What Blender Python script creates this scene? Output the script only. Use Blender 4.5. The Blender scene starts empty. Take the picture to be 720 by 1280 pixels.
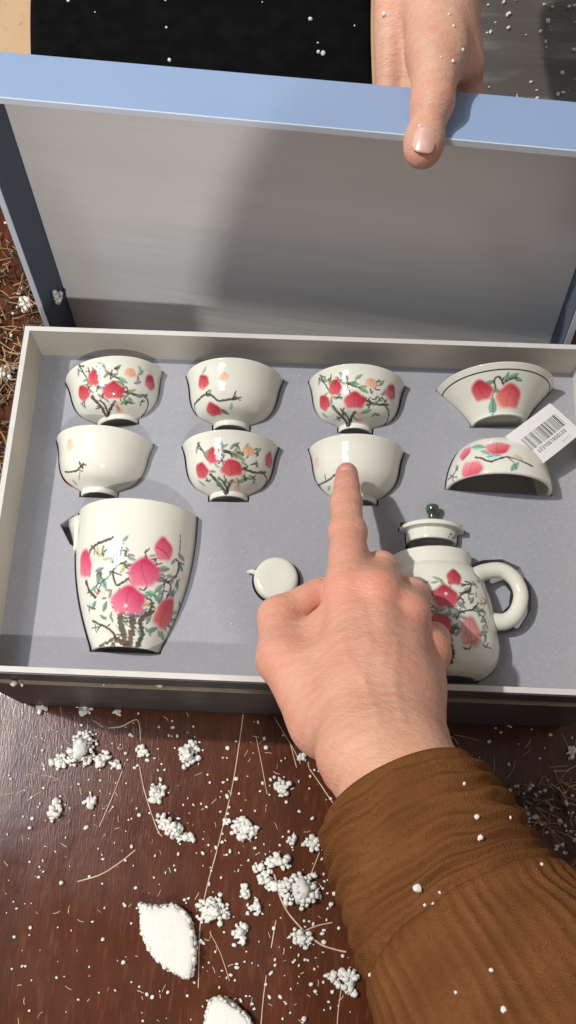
import bpy, bmesh, math, random
import numpy as np
from mathutils import Vector, Matrix
from mathutils.geometry import delaunay_2d_cdt

scene = bpy.context.scene
COL = scene.collection
rnd = random.Random(7)
nrs = np.random.RandomState(11)

# ------------------------------------------------------------------ camera
F_PX, CX, CY = 1150.0, 360.0, 640.0          # photograph is 720 x 1280
CAM = np.array([0.00368, -0.21723, 0.6504])
def _rx(a): c, s = math.cos(a), math.sin(a); return np.array([[1, 0, 0], [0, c, -s], [0, s, c]])
def _rz(a): c, s = math.cos(a), math.sin(a); return np.array([[c, -s, 0], [s, c, 0], [0, 0, 1]])
CAMR = _rz(0.0556) @ _rx(0.3434) @ _rz(-0.0144)
cam_data = bpy.data.cameras.new('camera')
cam_data.sensor_fit = 'VERTICAL'; cam_data.sensor_height = 36.0
cam_data.lens = F_PX / 1280.0 * 36.0
cam_data.clip_start = 0.01; cam_data.clip_end = 200
cam = bpy.data.objects.new('camera', cam_data); COL.objects.link(cam)
_m = Matrix.Identity(4)
for i in range(3):
    for j in range(3): _m[i][j] = CAMR[i, j]
    _m[i][3] = CAM[i]
cam.matrix_world = _m
scene.camera = cam

# ------------------------------------------------------------------ indoor light: hard key from the left, added soft fill above left, added small front fill for the lid
SUN = np.array([-0.54, 0.10, 0.84]); SUN /= np.linalg.norm(SUN)      # direction towards the key light
world = bpy.data.worlds.new('World'); scene.world = world; world.use_nodes = True
bg = world.node_tree.nodes['Background']
bg.inputs['Color'].default_value = (1.0, .94, .88, 1); bg.inputs['Strength'].default_value = 0.26
def lamp(name, kind, pos, aim, watts, size, color):
    l = bpy.data.lights.new(name, kind); l.energy = watts; l.color = color
    if kind == 'AREA': l.shape = 'RECTANGLE'; l.size, l.size_y = size
    else: l.shadow_soft_size = size; l.spot_size = math.radians(60); l.spot_blend = .2
    o = bpy.data.objects.new(name, l); COL.objects.link(o); o.location = pos
    o.rotation_euler = (Vector(pos) - Vector(aim)).to_track_quat('Z', 'Y').to_euler(); return o
lamp('key_light', 'SPOT', tuple(SUN * 4.0), (0, 0, 0), 450, .045, (1.0, .945, .86))
lamp('sheen_fill_light', 'AREA', (-.90, .0, 1.72), (-.1, -.05, 0), 6.5, (.42, .42), (.74, .87, 1.0))  # added soft lamp, set for the sheen on the left of the table
lamp('front_fill_light', 'AREA', (.15, -1.50, 1.90), (0, .2, .1), 17.5, (.05, .05), (1.0, .97, .94))  # added lamp, brightens the lid lining and throws the chest's shadow on it
vs = scene.view_settings
vs.view_transform = 'Standard'; vs.look = 'None'; vs.gamma = 1.0; vs.use_curve_mapping = False
vs.exposure = 0.28

# ------------------------------------------------------------------ pixel helpers
def ray(px, py):
    d = CAMR @ np.array([(px - CX) / F_PX, -(py - CY) / F_PX, -1.0]); return d
def unp(px, py, z):
    d = ray(px, py); return CAM + d * ((z - CAM[2]) / d[2])
def unp_plane(px, py, p0, n):
    d = ray(px, py); return CAM + d * (np.dot(p0 - CAM, n) / np.dot(d, n))
def pj(P):
    v = (np.asarray(P) - CAM) @ CAMR
    return np.stack([CX + F_PX * v[..., 0] / -v[..., 2], CY - F_PX * v[..., 1] / -v[..., 2]], -1)

# ------------------------------------------------------------------ materials
MAT = {}
def mat(name, color=(.5, .5, .5), rough=.5, spec=.5, metal=0.0, noise=None, bump=None, coat=0.0, coat_rough=.1,
        sss=0.0, sss_rad=(.006, .002, .001), attr=None, sheen=0.0, rough_noise=None):
    if name in MAT: return MAT[name]
    m = bpy.data.materials.new(name); m.use_nodes = True
    nt = m.node_tree; b = nt.nodes['Principled BSDF']
    b.inputs['Base Color'].default_value = (*color, 1)
    b.inputs['Roughness'].default_value = rough
    b.inputs['Specular IOR Level'].default_value = spec
    b.inputs['Metallic'].default_value = metal
    b.inputs['Coat Weight'].default_value = coat; b.inputs['Coat Roughness'].default_value = coat_rough
    if sheen: b.inputs['Sheen Weight'].default_value = sheen; b.inputs['Sheen Roughness'].default_value = .5
    if sss:
        b.inputs['Subsurface Weight'].default_value = sss; b.inputs['Subsurface Radius'].default_value = (1, .35, .2)
        b.inputs['Subsurface Scale'].default_value = sss_rad[0]
    tc = nt.nodes.new('ShaderNodeTexCoord')
    src = None
    if attr:
        a = nt.nodes.new('ShaderNodeAttribute'); a.attribute_name = attr; src = a.outputs['Color']
    if noise:
        # noise = [(scale, detail, colour2, lo, hi, stretch)]
        for (sc, det, c2, lo, hi, st) in noise:
            mp = nt.nodes.new('ShaderNodeMapping'); mp.inputs['Scale'].default_value = st
            nt.links.new(tc.outputs['Object'], mp.inputs['Vector'])
            n = nt.nodes.new('ShaderNodeTexNoise'); n.inputs['Scale'].default_value = sc; n.inputs['Detail'].default_value = det
            nt.links.new(mp.outputs['Vector'], n.inputs['Vector'])
            r = nt.nodes.new('ShaderNodeMapRange'); r.inputs['From Min'].default_value = lo; r.inputs['From Max'].default_value = hi
            nt.links.new(n.outputs['Fac'], r.inputs['Value'])
            mx = nt.nodes.new('ShaderNodeMix'); mx.data_type = 'RGBA'
            nt.links.new(r.outputs['Result'], mx.inputs['Factor'])
            if src is None: mx.inputs['A'].default_value = (*color, 1)
            else: nt.links.new(src, mx.inputs['A'])
            mx.inputs['B'].default_value = (*c2, 1)
            src = mx.outputs['Result']
    if src is not None: nt.links.new(src, b.inputs['Base Color'])
    if rough_noise:
        sc, lo, hi, st = rough_noise
        mp = nt.nodes.new('ShaderNodeMapping'); mp.inputs['Scale'].default_value = st
        nt.links.new(tc.outputs['Object'], mp.inputs['Vector'])
        n = nt.nodes.new('ShaderNodeTexNoise'); n.inputs['Scale'].default_value = sc; n.inputs['Detail'].default_value = 5
        nt.links.new(mp.outputs['Vector'], n.inputs['Vector'])
        r = nt.nodes.new('ShaderNodeMapRange'); r.inputs['From Min'].default_value = .3; r.inputs['From Max'].default_value = .7
        r.inputs['To Min'].default_value = lo; r.inputs['To Max'].default_value = hi
        nt.links.new(n.outputs['Fac'], r.inputs['Value']); nt.links.new(r.outputs['Result'], b.inputs['Roughness'])
    if bump:
        last = None
        for (sc, det, dist, st) in bump:
            mp = nt.nodes.new('ShaderNodeMapping'); mp.inputs['Scale'].default_value = st
            nt.links.new(tc.outputs['Object'], mp.inputs['Vector'])
            n = nt.nodes.new('ShaderNodeTexNoise'); n.inputs['Scale'].default_value = sc; n.inputs['Detail'].default_value = det
            nt.links.new(mp.outputs['Vector'], n.inputs['Vector'])
            bp = nt.nodes.new('ShaderNodeBump'); bp.inputs['Strength'].default_value = 1.0; bp.inputs['Distance'].default_value = dist
            nt.links.new(n.outputs['Fac'], bp.inputs['Height'])
            if last: nt.links.new(last, bp.inputs['Normal'])
            last = bp.outputs['Normal']
        nt.links.new(last, b.inputs['Normal'])
    MAT[name] = m
    return m
I3 = (1, 1, 1)
mat('table', (.088, .0235, .009), .22, .36, noise=[(3.0, 6, (.055, .016, .008), .35, .75, (14, 1.2, 1)), (60, 4, (.13, .045, .022), .52, .8, (6, 1, 1))],
    bump=[(220, 4, .00012, (4, .6, 1)), (18, 3, .0006, I3)], rough_noise=(26, .15, .27, I3))
mat('foam', (.315, .318, .352), .9, .15, noise=[(9, 4, (.292, .296, .330), .35, .7, I3), (500, 2, (.35, .352, .388), .5, .8, I3)], bump=[(900, 2, .00006, I3)])
mat('foam_side', (.30, .295, .32), .9, .2)
mat('box_paper', (.66, .615, .54), .6, .4, noise=[(14, 4, (.60, .56, .49), .4, .7, I3)], bump=[(500, 2, .00008, I3)])
mat('box_edge', (.56, .55, .53), .6, .4, noise=[(40, 4, (.5, .48, .44), .5, .8, I3)])
mat('box_ledge', (.30, .235, .17), .6, .4, noise=[(60, 4, (.2, .16, .12), .45, .7, (1, 6, 1))])
mat('box_base', (.035, .033, .034), .7, .3, noise=[(30, 4, (.07, .065, .06), .5, .8, I3)])
mat('lid_blue', (.24, .335, .53), .5, .5, noise=[(10, 4, (.255, .355, .55), .4, .7, I3)], bump=[(700, 2, .00006, I3)])
mat('lid_edge', (.55, .60, .68), .5, .4)
mat('lid_panel', (.90, .885, .86), .42, .5, metal=.0, noise=[(5, 3, (.84, .835, .82), .35, .7, (.6, 1, 3))], bump=[(40, 3, .00012, (.3, 1, 2)), (8, 3, .0011, (.35, 1, 5))])
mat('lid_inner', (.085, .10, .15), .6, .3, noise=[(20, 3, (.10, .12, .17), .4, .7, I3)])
mat('box_outer', (.045, .044, .047), .45, .5, noise=[(25, 4, (.085, .082, .08), .5, .75, (1, 1, 6))])
mat('glaze', (.8, .8, .7), .09, .5, attr='paint', coat=.3, coat_rough=.04, bump=[(60, 2, .0002, I3)])
mat('glaze_plain', (.70, .698, .62), .09, .5, coat=.3, coat_rough=.04, noise=[(30, 3, (.67, .667, .59), .4, .7, I3)])
mat('knob_glaze', (.05, .035, .03), .15, .5, coat=.5, noise=[(200, 3, (.05, .10, .06), .45, .6, I3)])
mat('skin', (.6, .33, .23), .46, .4, attr='paint', sss=.25, sss_rad=(.004, 0, 0),
    noise=[(130, 5, (.62, .30, .215), .56, .85, I3)], bump=[(1100, 3, .0003, I3), (260, 4, .0006, (1, 2.2, 1))])
mat('nail', (.66, .38, .32), .22, .5, coat=.3, noise=[(120, 2, (.72, .46, .40), .45, .7, I3)])
mat('knit', (.205, .080, .024), .95, .04, attr='paint', noise=[(500, 3, (.125, .048, .017), .5, .85, I3)], bump=[(1400, 3, .0007, I3)])
mat('polystyrene', (.74, .72, .68), .75, .3, sss=.25, sss_rad=(.002, 0, 0), noise=[(160, 3, (.70, .68, .64), .5, .8, I3)], bump=[(700, 2, .0003, I3)])
mat('fibre', (.52, .36, .24), .5, .5, noise=[(90, 3, (.68, .55, .42), .4, .7, I3)])
mat('straw', (.42, .28, .15), .6, .4, noise=[(40, 3, (.25, .14, .07), .4, .6, I3)])
mat('dark_debris', (.05, .03, .022), .7, .3, noise=[(60, 3, (.16, .10, .06), .5, .7, I3)])
mat('cardboard', (.52, .36, .22), .8, .25, noise=[(12, 5, (.42, .28, .165), .42, .7, (1, .3, 1)), (90, 3, (.30, .19, .11), .62, .8, I3)], bump=[(200, 3, .0003, (3, .4, 1))])
mat('card_edge', (.66, .52, .37), .8, .2)
mat('black_cloth', (.0035, .0035, .0042), .9, .05, noise=[(50, 4, (.006, .006, .007), .4, .7, I3)], bump=[(500, 3, .0004, I3)])
mat('grey_plastic', (.085, .078, .074), .28, .5, noise=[(12, 5, (.17, .165, .155), .5, .75, (1, 4, 1))], bump=[(60, 4, .0012, (1, 3, 1))])
mat('tag', (.80, .79, .79), .5, .4, attr='paint')

# ------------------------------------------------------------------ mesh helpers
def link(name, me, m, parent=None, smooth=True):
    o = bpy.data.objects.new(name, me); COL.objects.link(o)
    if m and not me.materials: me.materials.append(MAT[m])
    if smooth: me.polygons.foreach_set('use_smooth', [True] * len(me.polygons))
    if parent is not None: o.parent = parent
    return o
def tag(o, label=None, cat=None, group=None, kind=None):
    if label: o['label'] = label
    if cat: o['category'] = cat
    if group: o['group'] = group
    if kind: o['kind'] = kind
    return o
def empty(name, loc=(0, 0, 0)):
    o = bpy.data.objects.new(name, None); COL.objects.link(o); o.location = loc; o.empty_display_size = .02; return o
def mesh(name, V, Fc):
    me = bpy.data.meshes.new(name); me.from_pydata([tuple(map(float, v)) for v in V], [], Fc); me.update(); return me
def np_mesh(name, V, Q):
    """fast mesh from arrays: V (n,3), Q (m,4) quads"""
    V = np.asarray(V, np.float32); Q = np.asarray(Q, np.int32)
    me = bpy.data.meshes.new(name)
    me.vertices.add(len(V)); me.vertices.foreach_set('co', V.ravel())
    k = Q.shape[1]
    me.loops.add(Q.size); me.loops.foreach_set('vertex_index', Q.ravel())
    me.polygons.add(len(Q)); me.polygons.foreach_set('loop_start', np.arange(0, Q.size, k, dtype=np.int32))
    me.polygons.foreach_set('loop_total', np.full(len(Q), k, np.int32))
    me.update(calc_edges=True); me.validate()
    return me
def set_paint(me, rgb):
    a = me.color_attributes.new('paint', 'FLOAT_COLOR', 'POINT')
    c = np.ones((len(me.vertices), 4), np.float32); c[:, :3] = rgb
    a.data.foreach_set('color', c.ravel())
def box_mesh(name, x0, x1, y0, y1, z0, z1, bevel=.0008):
    bm = bmesh.new(); bmesh.ops.create_cube(bm, size=1)
    for v in bm.verts:
        v.co = Vector(((x0 + x1) / 2 + v.co.x * (x1 - x0), (y0 + y1) / 2 + v.co.y * (y1 - y0), (z0 + z1) / 2 + v.co.z * (z1 - z0)))
    if bevel: bmesh.ops.bevel(bm, geom=bm.edges[:], offset=bevel, segments=2, affect='EDGES', profile=.6)
    me = bpy.data.meshes.new(name); bm.to_mesh(me); bm.free(); return me
def catmull(P, n=12):
    P = np.asarray(P, float)
    if len(P) < 3: return np.array([P[0] + (P[-1] - P[0]) * t for t in np.linspace(0, 1, n)])
    Q = np.vstack([2 * P[0] - P[1], P, 2 * P[-1] - P[-2]]); out = []
    for i in range(1, len(Q) - 2):
        for t in np.linspace(0, 1, n, endpoint=False):
            a, b, c, d = Q[i - 1], Q[i], Q[i + 1], Q[i + 2]
            out.append(.5 * (2 * b + (c - a) * t + (2 * a - 5 * b + 4 * c - d) * t * t + (3 * b - a - 3 * c + d) * t ** 3))
    out.append(P[-1]); return np.array(out)
def tube(P, rad, sides=6):
    """vertices and quads of a tube along P; rad scalar or array"""
    P = np.asarray(P, float); n = len(P); rad = np.broadcast_to(rad, (n,))
    T = np.gradient(P, axis=0); T /= np.linalg.norm(T, axis=1)[:, None] + 1e-12
    V = []; up = np.array([0, 0, 1.0])
    if abs(T[0] @ up) > .95: up = np.array([1.0, 0, 0])
    for i in range(n):
        s = np.cross(T[i], up); s /= np.linalg.norm(s) + 1e-12; u = np.cross(s, T[i])
        for k in range(sides):
            a = 2 * math.pi * k / sides; V.append(P[i] + rad[i] * (math.cos(a) * s + math.sin(a) * u))
    Q = []
    for i in range(n - 1):
        for k in range(sides):
            Q.append((i * sides + k, i * sides + (k + 1) % sides, (i + 1) * sides + (k + 1) % sides, (i + 1) * sides + k))
    c0, c1 = len(V), len(V) + 1; V += [P[0], P[-1]]
    for k in range(sides):
        Q.append((c0, (k + 1) % sides, k)); Q.append((c1, (n - 1) * sides + k, (n - 1) * sides + (k + 1) % sides))
    return V, Q
class MB:
    def __init__(s): s.V = []; s.F = []
    def add(s, V, Fc):
        k = len(s.V); s.V += [tuple(map(float, v)) for v in V]; s.F += [tuple(i + k for i in f) for f in Fc]
    def build(s, name, m, parent=None, smooth=True):
        me = bpy.data.meshes.new(name); me.from_pydata(s.V, [], s.F); me.update(); return link(name, me, m, parent, smooth)
# ------------------------------------------------------------------ implicit surfaces for bodies
def sd_cone(P, a, b, ra, rb):
    a = np.asarray(a, np.float32); b = np.asarray(b, np.float32); ba = b - a
    t = np.clip(((P - a) @ ba) / (ba @ ba + 1e-12), 0, 1)
    return np.linalg.norm(P - a - t[:, None] * ba, axis=1) - (ra + (rb - ra) * t)
def smin(a, b, k):
    h = np.clip(.5 + .5 * (b - a) / k, 0, 1); return b + (a - b) * h - k * h * (1 - h)
def smax(a, b, k): return -smin(-a, -b, k)
def surface_nets(Fv, org, h):
    nx, ny, nz = Fv.shape; S = Fv < 0
    cs = [(i, j, k) for i in (0, 1) for j in (0, 1) for k in (0, 1)]
    sl_ = lambda A, c: A[c[0]:nx - 1 + c[0], c[1]:ny - 1 + c[1], c[2]:nz - 1 + c[2]]
    cnt = sum(sl_(S, c).astype(np.int8) for c in cs)
    I = np.argwhere((cnt > 0) & (cnt < 8))
    idx = -np.ones((nx - 1, ny - 1, nz - 1), np.int64); idx[I[:, 0], I[:, 1], I[:, 2]] = np.arange(len(I))
    acc = np.zeros((len(I), 3)); n = np.zeros(len(I))
    for a in cs:
        for ax in range(3):
            if a[ax]: continue
            b = list(a); b[ax] = 1
            fa = Fv[I[:, 0] + a[0], I[:, 1] + a[1], I[:, 2] + a[2]]; fb = Fv[I[:, 0] + b[0], I[:, 1] + b[1], I[:, 2] + b[2]]
            m = (fa < 0) != (fb < 0); t = np.where(m, fa / (fa - fb + 1e-20), 0)
            p = np.tile(np.array(a, float), (len(I), 1)); p[:, ax] += t
            acc += p * m[:, None]; n += m
    V = (I + acc / n[:, None]) * h + org
    Q = []
    for ax in range(3):
        o1, o2 = (ax + 1) % 3, (ax + 2) % 3
        A = np.moveaxis(S, [ax, o1, o2], [0, 1, 2]); X = np.moveaxis(idx, [ax, o1, o2], [0, 1, 2])
        d = A[:-1] != A[1:]; d[:, 0] = False; d[:, -1] = False; d[:, :, 0] = False; d[:, :, -1] = False
        E = np.argwhere(d)
        if not len(E): continue
        i, j, k = E.T
        q = np.stack([X[i, j - 1, k - 1], X[i, j, k - 1], X[i, j, k], X[i, j - 1, k]], 1)
        fl = A[i, j, k]; q[~fl] = q[~fl][:, ::-1]
        Q.append(q)
    return V, np.vstack(Q)
def sdf_grid(fn, lo, hi, h):
    lo = np.asarray(lo); n = np.ceil((np.asarray(hi) - lo) / h).astype(int) + 1
    g = np.stack(np.meshgrid(*[lo[i] + h * np.arange(n[i]) for i in range(3)], indexing='ij'), -1).reshape(-1, 3).astype(np.float32)
    return surface_nets(fn(g).reshape(n), lo, h)
def npnoise(P, scale, seed=0):
    """cheap smooth pseudo noise in [-1,1]"""
    r = np.random.RandomState(seed); out = 0
    for k in range(5):
        d = r.randn(3); d /= np.linalg.norm(d); out = out + np.sin((P @ d) * scale * r.uniform(.6, 1.7) + r.uniform(0, 6.28))
    return out / 3.0

# ================================================================== the table (setting)
ZT = -0.072          # table top
ZF = 0.035           # upper face of the foam insert
W, D, HR = 0.400, 0.2422, 0.0364
ZR = ZF + HR         # rim of the tray
table = link('table', box_mesh('table', -1.1, 1.1, -1.0, 1.3, ZT - .04, ZT, .004), 'table', smooth=False)
tag(table, 'dark red-brown lacquered table top strewn with white polystyrene crumbs', kind='structure')

# ================================================================== lathed porcelain
PXM = 17.2 * 100      # photo pixels per metre near the foam, for paint sizes only
class Lathe:
    k = 1.10
    """A piece of porcelain lying on its side: frame from four photo pixels on the foam plane."""
    def __init__(s, end_a, end_b, prof_px=None, z=ZF, zpx=ZF):
        (l0, r0), (l1, r1) = end_a, end_b      # foot chord, rim chord
        P = [unp(*p, zpx) for p in (l0, r0, l1, r1)]
        s.c0 = (P[0] + P[1]) / 2; s.c1 = (P[2] + P[3]) / 2
        s.c0[2] = s.c1[2] = z
        ax = s.c1 - s.c0; s.L = np.linalg.norm(ax); s.ax = ax / s.L
        s.up = np.array([0, 0, 1.0]); s.right = np.cross(s.ax, s.up)
        s.r0 = np.linalg.norm(P[1] - P[0]) / 2; s.r1 = np.linalg.norm(P[3] - P[2]) / 2
    def surf(s, prof, nth=200, nt=120, thick=.0022, inner=True, inner_depth=.9, foot_recess=True, offset=0):
        """prof: [(along 0..1, radius m)] from foot to rim"""
        prof = np.array(prof, float); c = catmull(np.stack([prof[:, 0] * s.L, prof[:, 1]], 1), 14)
        seg = np.r_[0, np.cumsum(np.hypot(*np.diff(c, axis=0).T))]
        t = np.linspace(0, seg[-1], nt); a = np.interp(t, seg, c[:, 0]); r = np.interp(t, seg, c[:, 1])
        s.prof = (t, a, r)
        th = np.r_[np.linspace(-math.pi / 2, math.pi / 2, nth), np.linspace(math.pi / 2, 1.5 * math.pi, 42)[1:-1]]
        s.th = th
        rings = []                       # (along, radius, t)
        if foot_recess:                  # underside of the foot ring
            rings += [(a[0] + .0035, 0.0003, -1), (a[0] + .0035, r[0] * .80, -1), (a[0] + .0005, r[0] * .86, -1), (a[0] - .0002, r[0] * .93, -1)]
        else:
            rings += [(a[0], .0003, -1)]
        k0 = len(rings)
        rings += list(zip(a, r, t))
        if inner:
            n2 = 26; sel = np.linspace(nt - 1, int(nt * (1 - inner_depth)), n2).astype(int)
            rings += [(a[-1] + thick * .35, r[-1] - thick * .35, -2), (a[-1] + thick * .3, r[-1] - thick * .75, -2)]
            rings += [(max(a[i], a[0] + .006), max(r[i] - thick, .002), -2) for i in sel] + [(max(a[sel[-1]], a[0] + .006), .0003, -2)]
        else:
            rings += [(a[-1], .0003, -2)]
        R = np.array(rings)
        n, m = len(R), len(th)
        V = (s.c0[None, None] + R[:, 0][:, None, None] * s.ax + R[:, 1][:, None, None] * (np.sin(th)[None, :, None] * s.right + np.cos(th)[None, :, None] * s.up))
        s.V = V.reshape(-1, 3); s.TH = np.tile(th, n); s.RR = np.repeat(R[:, 1], m); s.T = np.repeat(R[:, 2], m)
        i, j = np.meshgrid(np.arange(n - 1), np.arange(m), indexing='ij'); j2 = (j + 1) % m
        s.Q = np.stack([i * m + j, (i + 1) * m + j, (i + 1) * m + j2, i * m + j2], -1).reshape(-1, 4)
        s.rgb = np.tile(np.array([.715, .712, .635]), (len(s.V), 1))
        s.rgb *= (1 + .02 * npnoise(s.V, 180, 3))[:, None]
        s.px = pj(s.V); s.vis = (s.T >= 0) & (np.abs(s.TH) < 1.5)
        return s
    # --- painting on the glaze, anchored by photo pixels
    def at(s, p):
        d = np.where(s.vis, (s.px[:, 0] - p[0]) ** 2 + (s.px[:, 1] - p[1]) ** 2, 1e9); i = int(np.argmin(d)); return s.TH[i], s.T[i]
    def local(s, p):
        th0, t0 = s.at(p); return (s.TH - th0) * np.maximum(s.RR, .004), s.T - t0
    def mix(s, al, col):
        al = np.clip(al, 0, 1) * (s.T >= 0); s.rgb += al[:, None] * (np.asarray(col) - s.rgb)
    def peach(s, x, y, rx, ry=None, rot=0, deep=(.43, .010, .032), pale=(.68, .16, .18), str_=1.0, tip=None):
        ry = (ry or rx) * s.k; rx = rx * s.k; dx, dy = s.local((x, y)); rx /= PXM; ry /= PXM
        c, sn = math.cos(rot), math.sin(rot); u = (dx * c + dy * sn) / rx; v = (-dx * sn + dy * c) / ry
        v2 = v - .12 * np.cos(u * 2.2)
        rho = np.sqrt(u * u + v2 * v2) + .05 * np.sin(5 * np.arctan2(v2, u) + x)
        al = np.clip((1.22 - rho) / .42, 0, 1); al = al * al * (3 - 2 * al)
        g = np.clip(.55 + .45 * (u * .5 + v * .75) + .22 * (nrs.rand(len(s.V)) - .5), 0, 1)
        col = np.array(pale)[None] * (1 - g)[:, None] + np.array(deep)[None] * g[:, None]
        near = rho < 1.4
        a = np.clip(al * str_, 0, 1) * (s.T >= 0) * near; s.rgb += a[:, None] * (col - s.rgb)
        # crease of the fruit
        cr = np.abs(u - .18 * v * v + .1) < .05
        s.mix(.35 * cr * (rho < .85), (.38, .01, .04))
    def line(s, pts, w=1.6, col=(.045, .035, .03), rough=.35, al=.92):
        A = [s.at(p) for p in pts]; C = catmull(np.array(A), 6); r = np.maximum(s.RR, .004)
        dmin = np.full(len(s.V), 1e3); w0 = w * 1.2 / PXM / 2
        lo, hi = C.min(0), C.max(0); pad = 4 * w0
        sel = np.where((s.T >= lo[1] - pad) & (s.T <= hi[1] + pad) & (s.TH * r > lo[0] * r - pad) & (s.TH * r < hi[0] * r + pad))[0]
        if not len(sel): return
        P = np.stack([s.TH[sel] * r[sel], s.T[sel]], 1); best = np.full(len(sel), 1e3)
        for i in range(len(C) - 1):
            a = np.stack([C[i, 0] * r[sel], np.full(len(sel), C[i, 1])], 1); b = np.stack([C[i + 1, 0] * r[sel], np.full(len(sel), C[i + 1, 1])], 1)
            ba = b - a; t = np.clip(((P - a) * ba).sum(1) / ((ba * ba).sum(1) + 1e-14), 0, 1)
            best = np.minimum(best, np.linalg.norm(P - a - t[:, None] * ba, axis=1))
        wv = w0 * (1 + rough * npnoise(s.V[sel], 2500, 5)); a_ = np.clip((wv * 1.25 - best) / (wv * .5), 0, 1) * al
        col2 = np.array(col)[None] * (1 + .5 * npnoise(s.V[sel], 4000, 9))[:, None]
        s.rgb[sel] += a_[:, None] * (np.clip(col2, .01, 1) - s.rgb[sel])
    def leaf(s, x, y, ln=8, ang=0.5, col=(.10, .24, .19), wd=.38, al=.85):
        dx, dy = s.local((x, y)); L = ln * (1 + (s.k - 1) * .8) / PXM; c, sn = math.cos(ang), math.sin(ang)
        u = (dx * c + dy * sn) / L; v = (-dx * sn + dy * c) / L
        env = wd * np.clip(1 - (u / .9) ** 2, 0, 1) * (1 - .25 * u)
        inside = np.clip((env - np.abs(v)) / .10 + .5, 0, 1) * (np.abs(u) < .9)
        s.mix(inside * al, np.array(col) * (1 + .5 * (v > 0)[:, None] * 1.0))
        s.mix(.7 * (np.abs(v) < .045) * (np.abs(u) < .85), (.05, .10, .07))
    def blob(s, x, y, r, col, al=.7):
        dx, dy = s.local((x, y)); rho = np.hypot(dx, dy) * PXM / r
        s.mix(al * np.exp(-rho ** 2 * 1.3), col)
    def sprig(s, x, y, n=5, r=7, seed=0, col=(.06, .06, .045)):
        q = random.Random(seed)
        for k in range(n):
            a = q.uniform(0, 6.28); l = q.uniform(.5, 1) * r
            s.line([(x, y), (x + .5 * l * math.cos(a) + q.uniform(-1, 1), y + .5 * l * math.sin(a)), (x + l * math.cos(a), y + l * math.sin(a))], 1.35, col)
    def build(s, name, m='glaze', parent=None):
        me = np_mesh(name, s.V, s.Q); set_paint(me, np.clip(s.rgb, 0, 1)); return link(name, me, m, parent)
    def outline(s, off=.0008, ext=.0012):
        t, a, r = s.prof; k = np.linspace(0, len(t) - 1, 26).astype(int)
        R = [(a[i], r[i] + off) for i in k]; R = [(R[0][0] - ext, R[0][1])] + R + [(R[-1][0] + ext, R[-1][1])]
        pts = [s.c0 + s.ax * x + s.right * y for x, y in R] + [s.c0 + s.ax * x - s.right * y for x, y in R[::-1]]
        return [(p[0], p[1]) for p in pts]
HOLES = []
def offs(pts, dx, dy): return [(x + dx, y + dy) for x, y in pts]
def cup_profile(R, f):
    return [(0, f * .98), (.05, f), (.085, f * .98), (.11, f * 1.12), (.22, R * .67), (.38, R * .81), (.56, R * .88), (.74, R * .915), (.88, R * .95), (1.0, R)]
def make_cup(foot, rim, label, art):
    L = Lathe(foot, rim, z=ZF - .004); L.surf(cup_profile(L.r1, L.r0 * .90), 210, 130)
    art(L); o = L.build('tea_cup'); HOLES.append(L.outline())
    tag(o, label, 'cup', 'small porcelain tea cups laid in the foam'); return o
BR = (.04, .033, .028)
def art_full(dx=0, dy=0, k=0):
    def f(L):
        q = lambda *p: [(x + dx, y + dy) for x, y in p]
        # drawn for the first cup of the row, photo pixels
        L.leaf(127 + dx, 457 + dy, 7, 2.3, (.22, .30, .26)); L.leaf(153 + dx, 475 + dy, 8, -.5, (.16, .30, .14)); L.leaf(157 + dx, 502 + dy, 8, .6, (.2, .32, .2)); L.leaf(104 + dx, 507 + dy, 6, 1.9, (.2, .32, .2))
        L.leaf(147 + dx, 459 + dy, 6, .6, (.14, .26, .2)); L.leaf(123 + dx, 484 + dy, 6, -.9, (.3, .4, .32)); L.leaf(98 + dx, 465 + dy, 6, 1.2, (.2, .3, .26)); L.leaf(176 + dx, 466 + dy, 6, .8, (.2, .28, .24))
        L.line(q((133, 520), (127, 509), (115, 496)), 3.4, BR); L.line(q((135, 520), (138, 511), (143, 503)), 3.2, BR); L.line(q((137, 519), (131, 506), (125, 500)), 2.2, BR)
        L.line(q((155, 489), (164, 492), (172, 494), (184, 494)), 2.6, BR); L.line(q((178, 493), (185, 503), (177, 521)), 2.0, BR)
        L.line(q((99, 457), (104, 465), (111, 478)), 1.7, BR); L.line(q((104, 466), (98, 462)), 1.2, BR); L.line(q((133, 467), (140, 470), (149, 473)), 1.7, BR); L.sprig(138 + dx, 467 + dy, 6, 7, 3 + k); L.sprig(101 + dx, 458 + dy, 4, 5, 5 + k)
        L.sprig(160 + dx, 488 + dy, 4, 6, 8 + k); L.sprig(124 + dx, 510 + dy, 4, 6, 9 + k)
        qq = random.Random(90 + k)
        for _ in range(30):
            x_, y_ = qq.uniform(100, 185), qq.uniform(458, 512)
            if abs(x_ - 143) > 30 and y_ > 500: continue
            L.leaf(x_ + dx, y_ + dy, qq.uniform(4, 7), qq.uniform(0, 3.1), (qq.uniform(.08, .26), qq.uniform(.15, .30), qq.uniform(.10, .22)), .34, .8)
        for _ in range(15): L.sprig(qq.uniform(105, 180) + dx, qq.uniform(460, 508) + dy, 3, 6, qq.randint(0, 999), (.07, .06, .045))
        L.peach(118 + dx, 473 + dy, 8, 9); L.peach(104 + dx, 492 + dy, 9, 9, .3); L.peach(142 + dx, 489 + dy, 12, 9.5); L.peach(188 + dx, 479 + dy, 8.5, 9, deep=(.40, .015, .04))
        L.peach(163 + dx, 467 + dy, 7, 5.5, 0, (.75, .28, .13), (.80, .52, .34), .85); L.blob(149 + dx, 513 + dy, 5, (.72, .25, .2)); L.blob(146 + dx, 505 + dy, 4, (.75, .35, .25))
    return f
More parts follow.
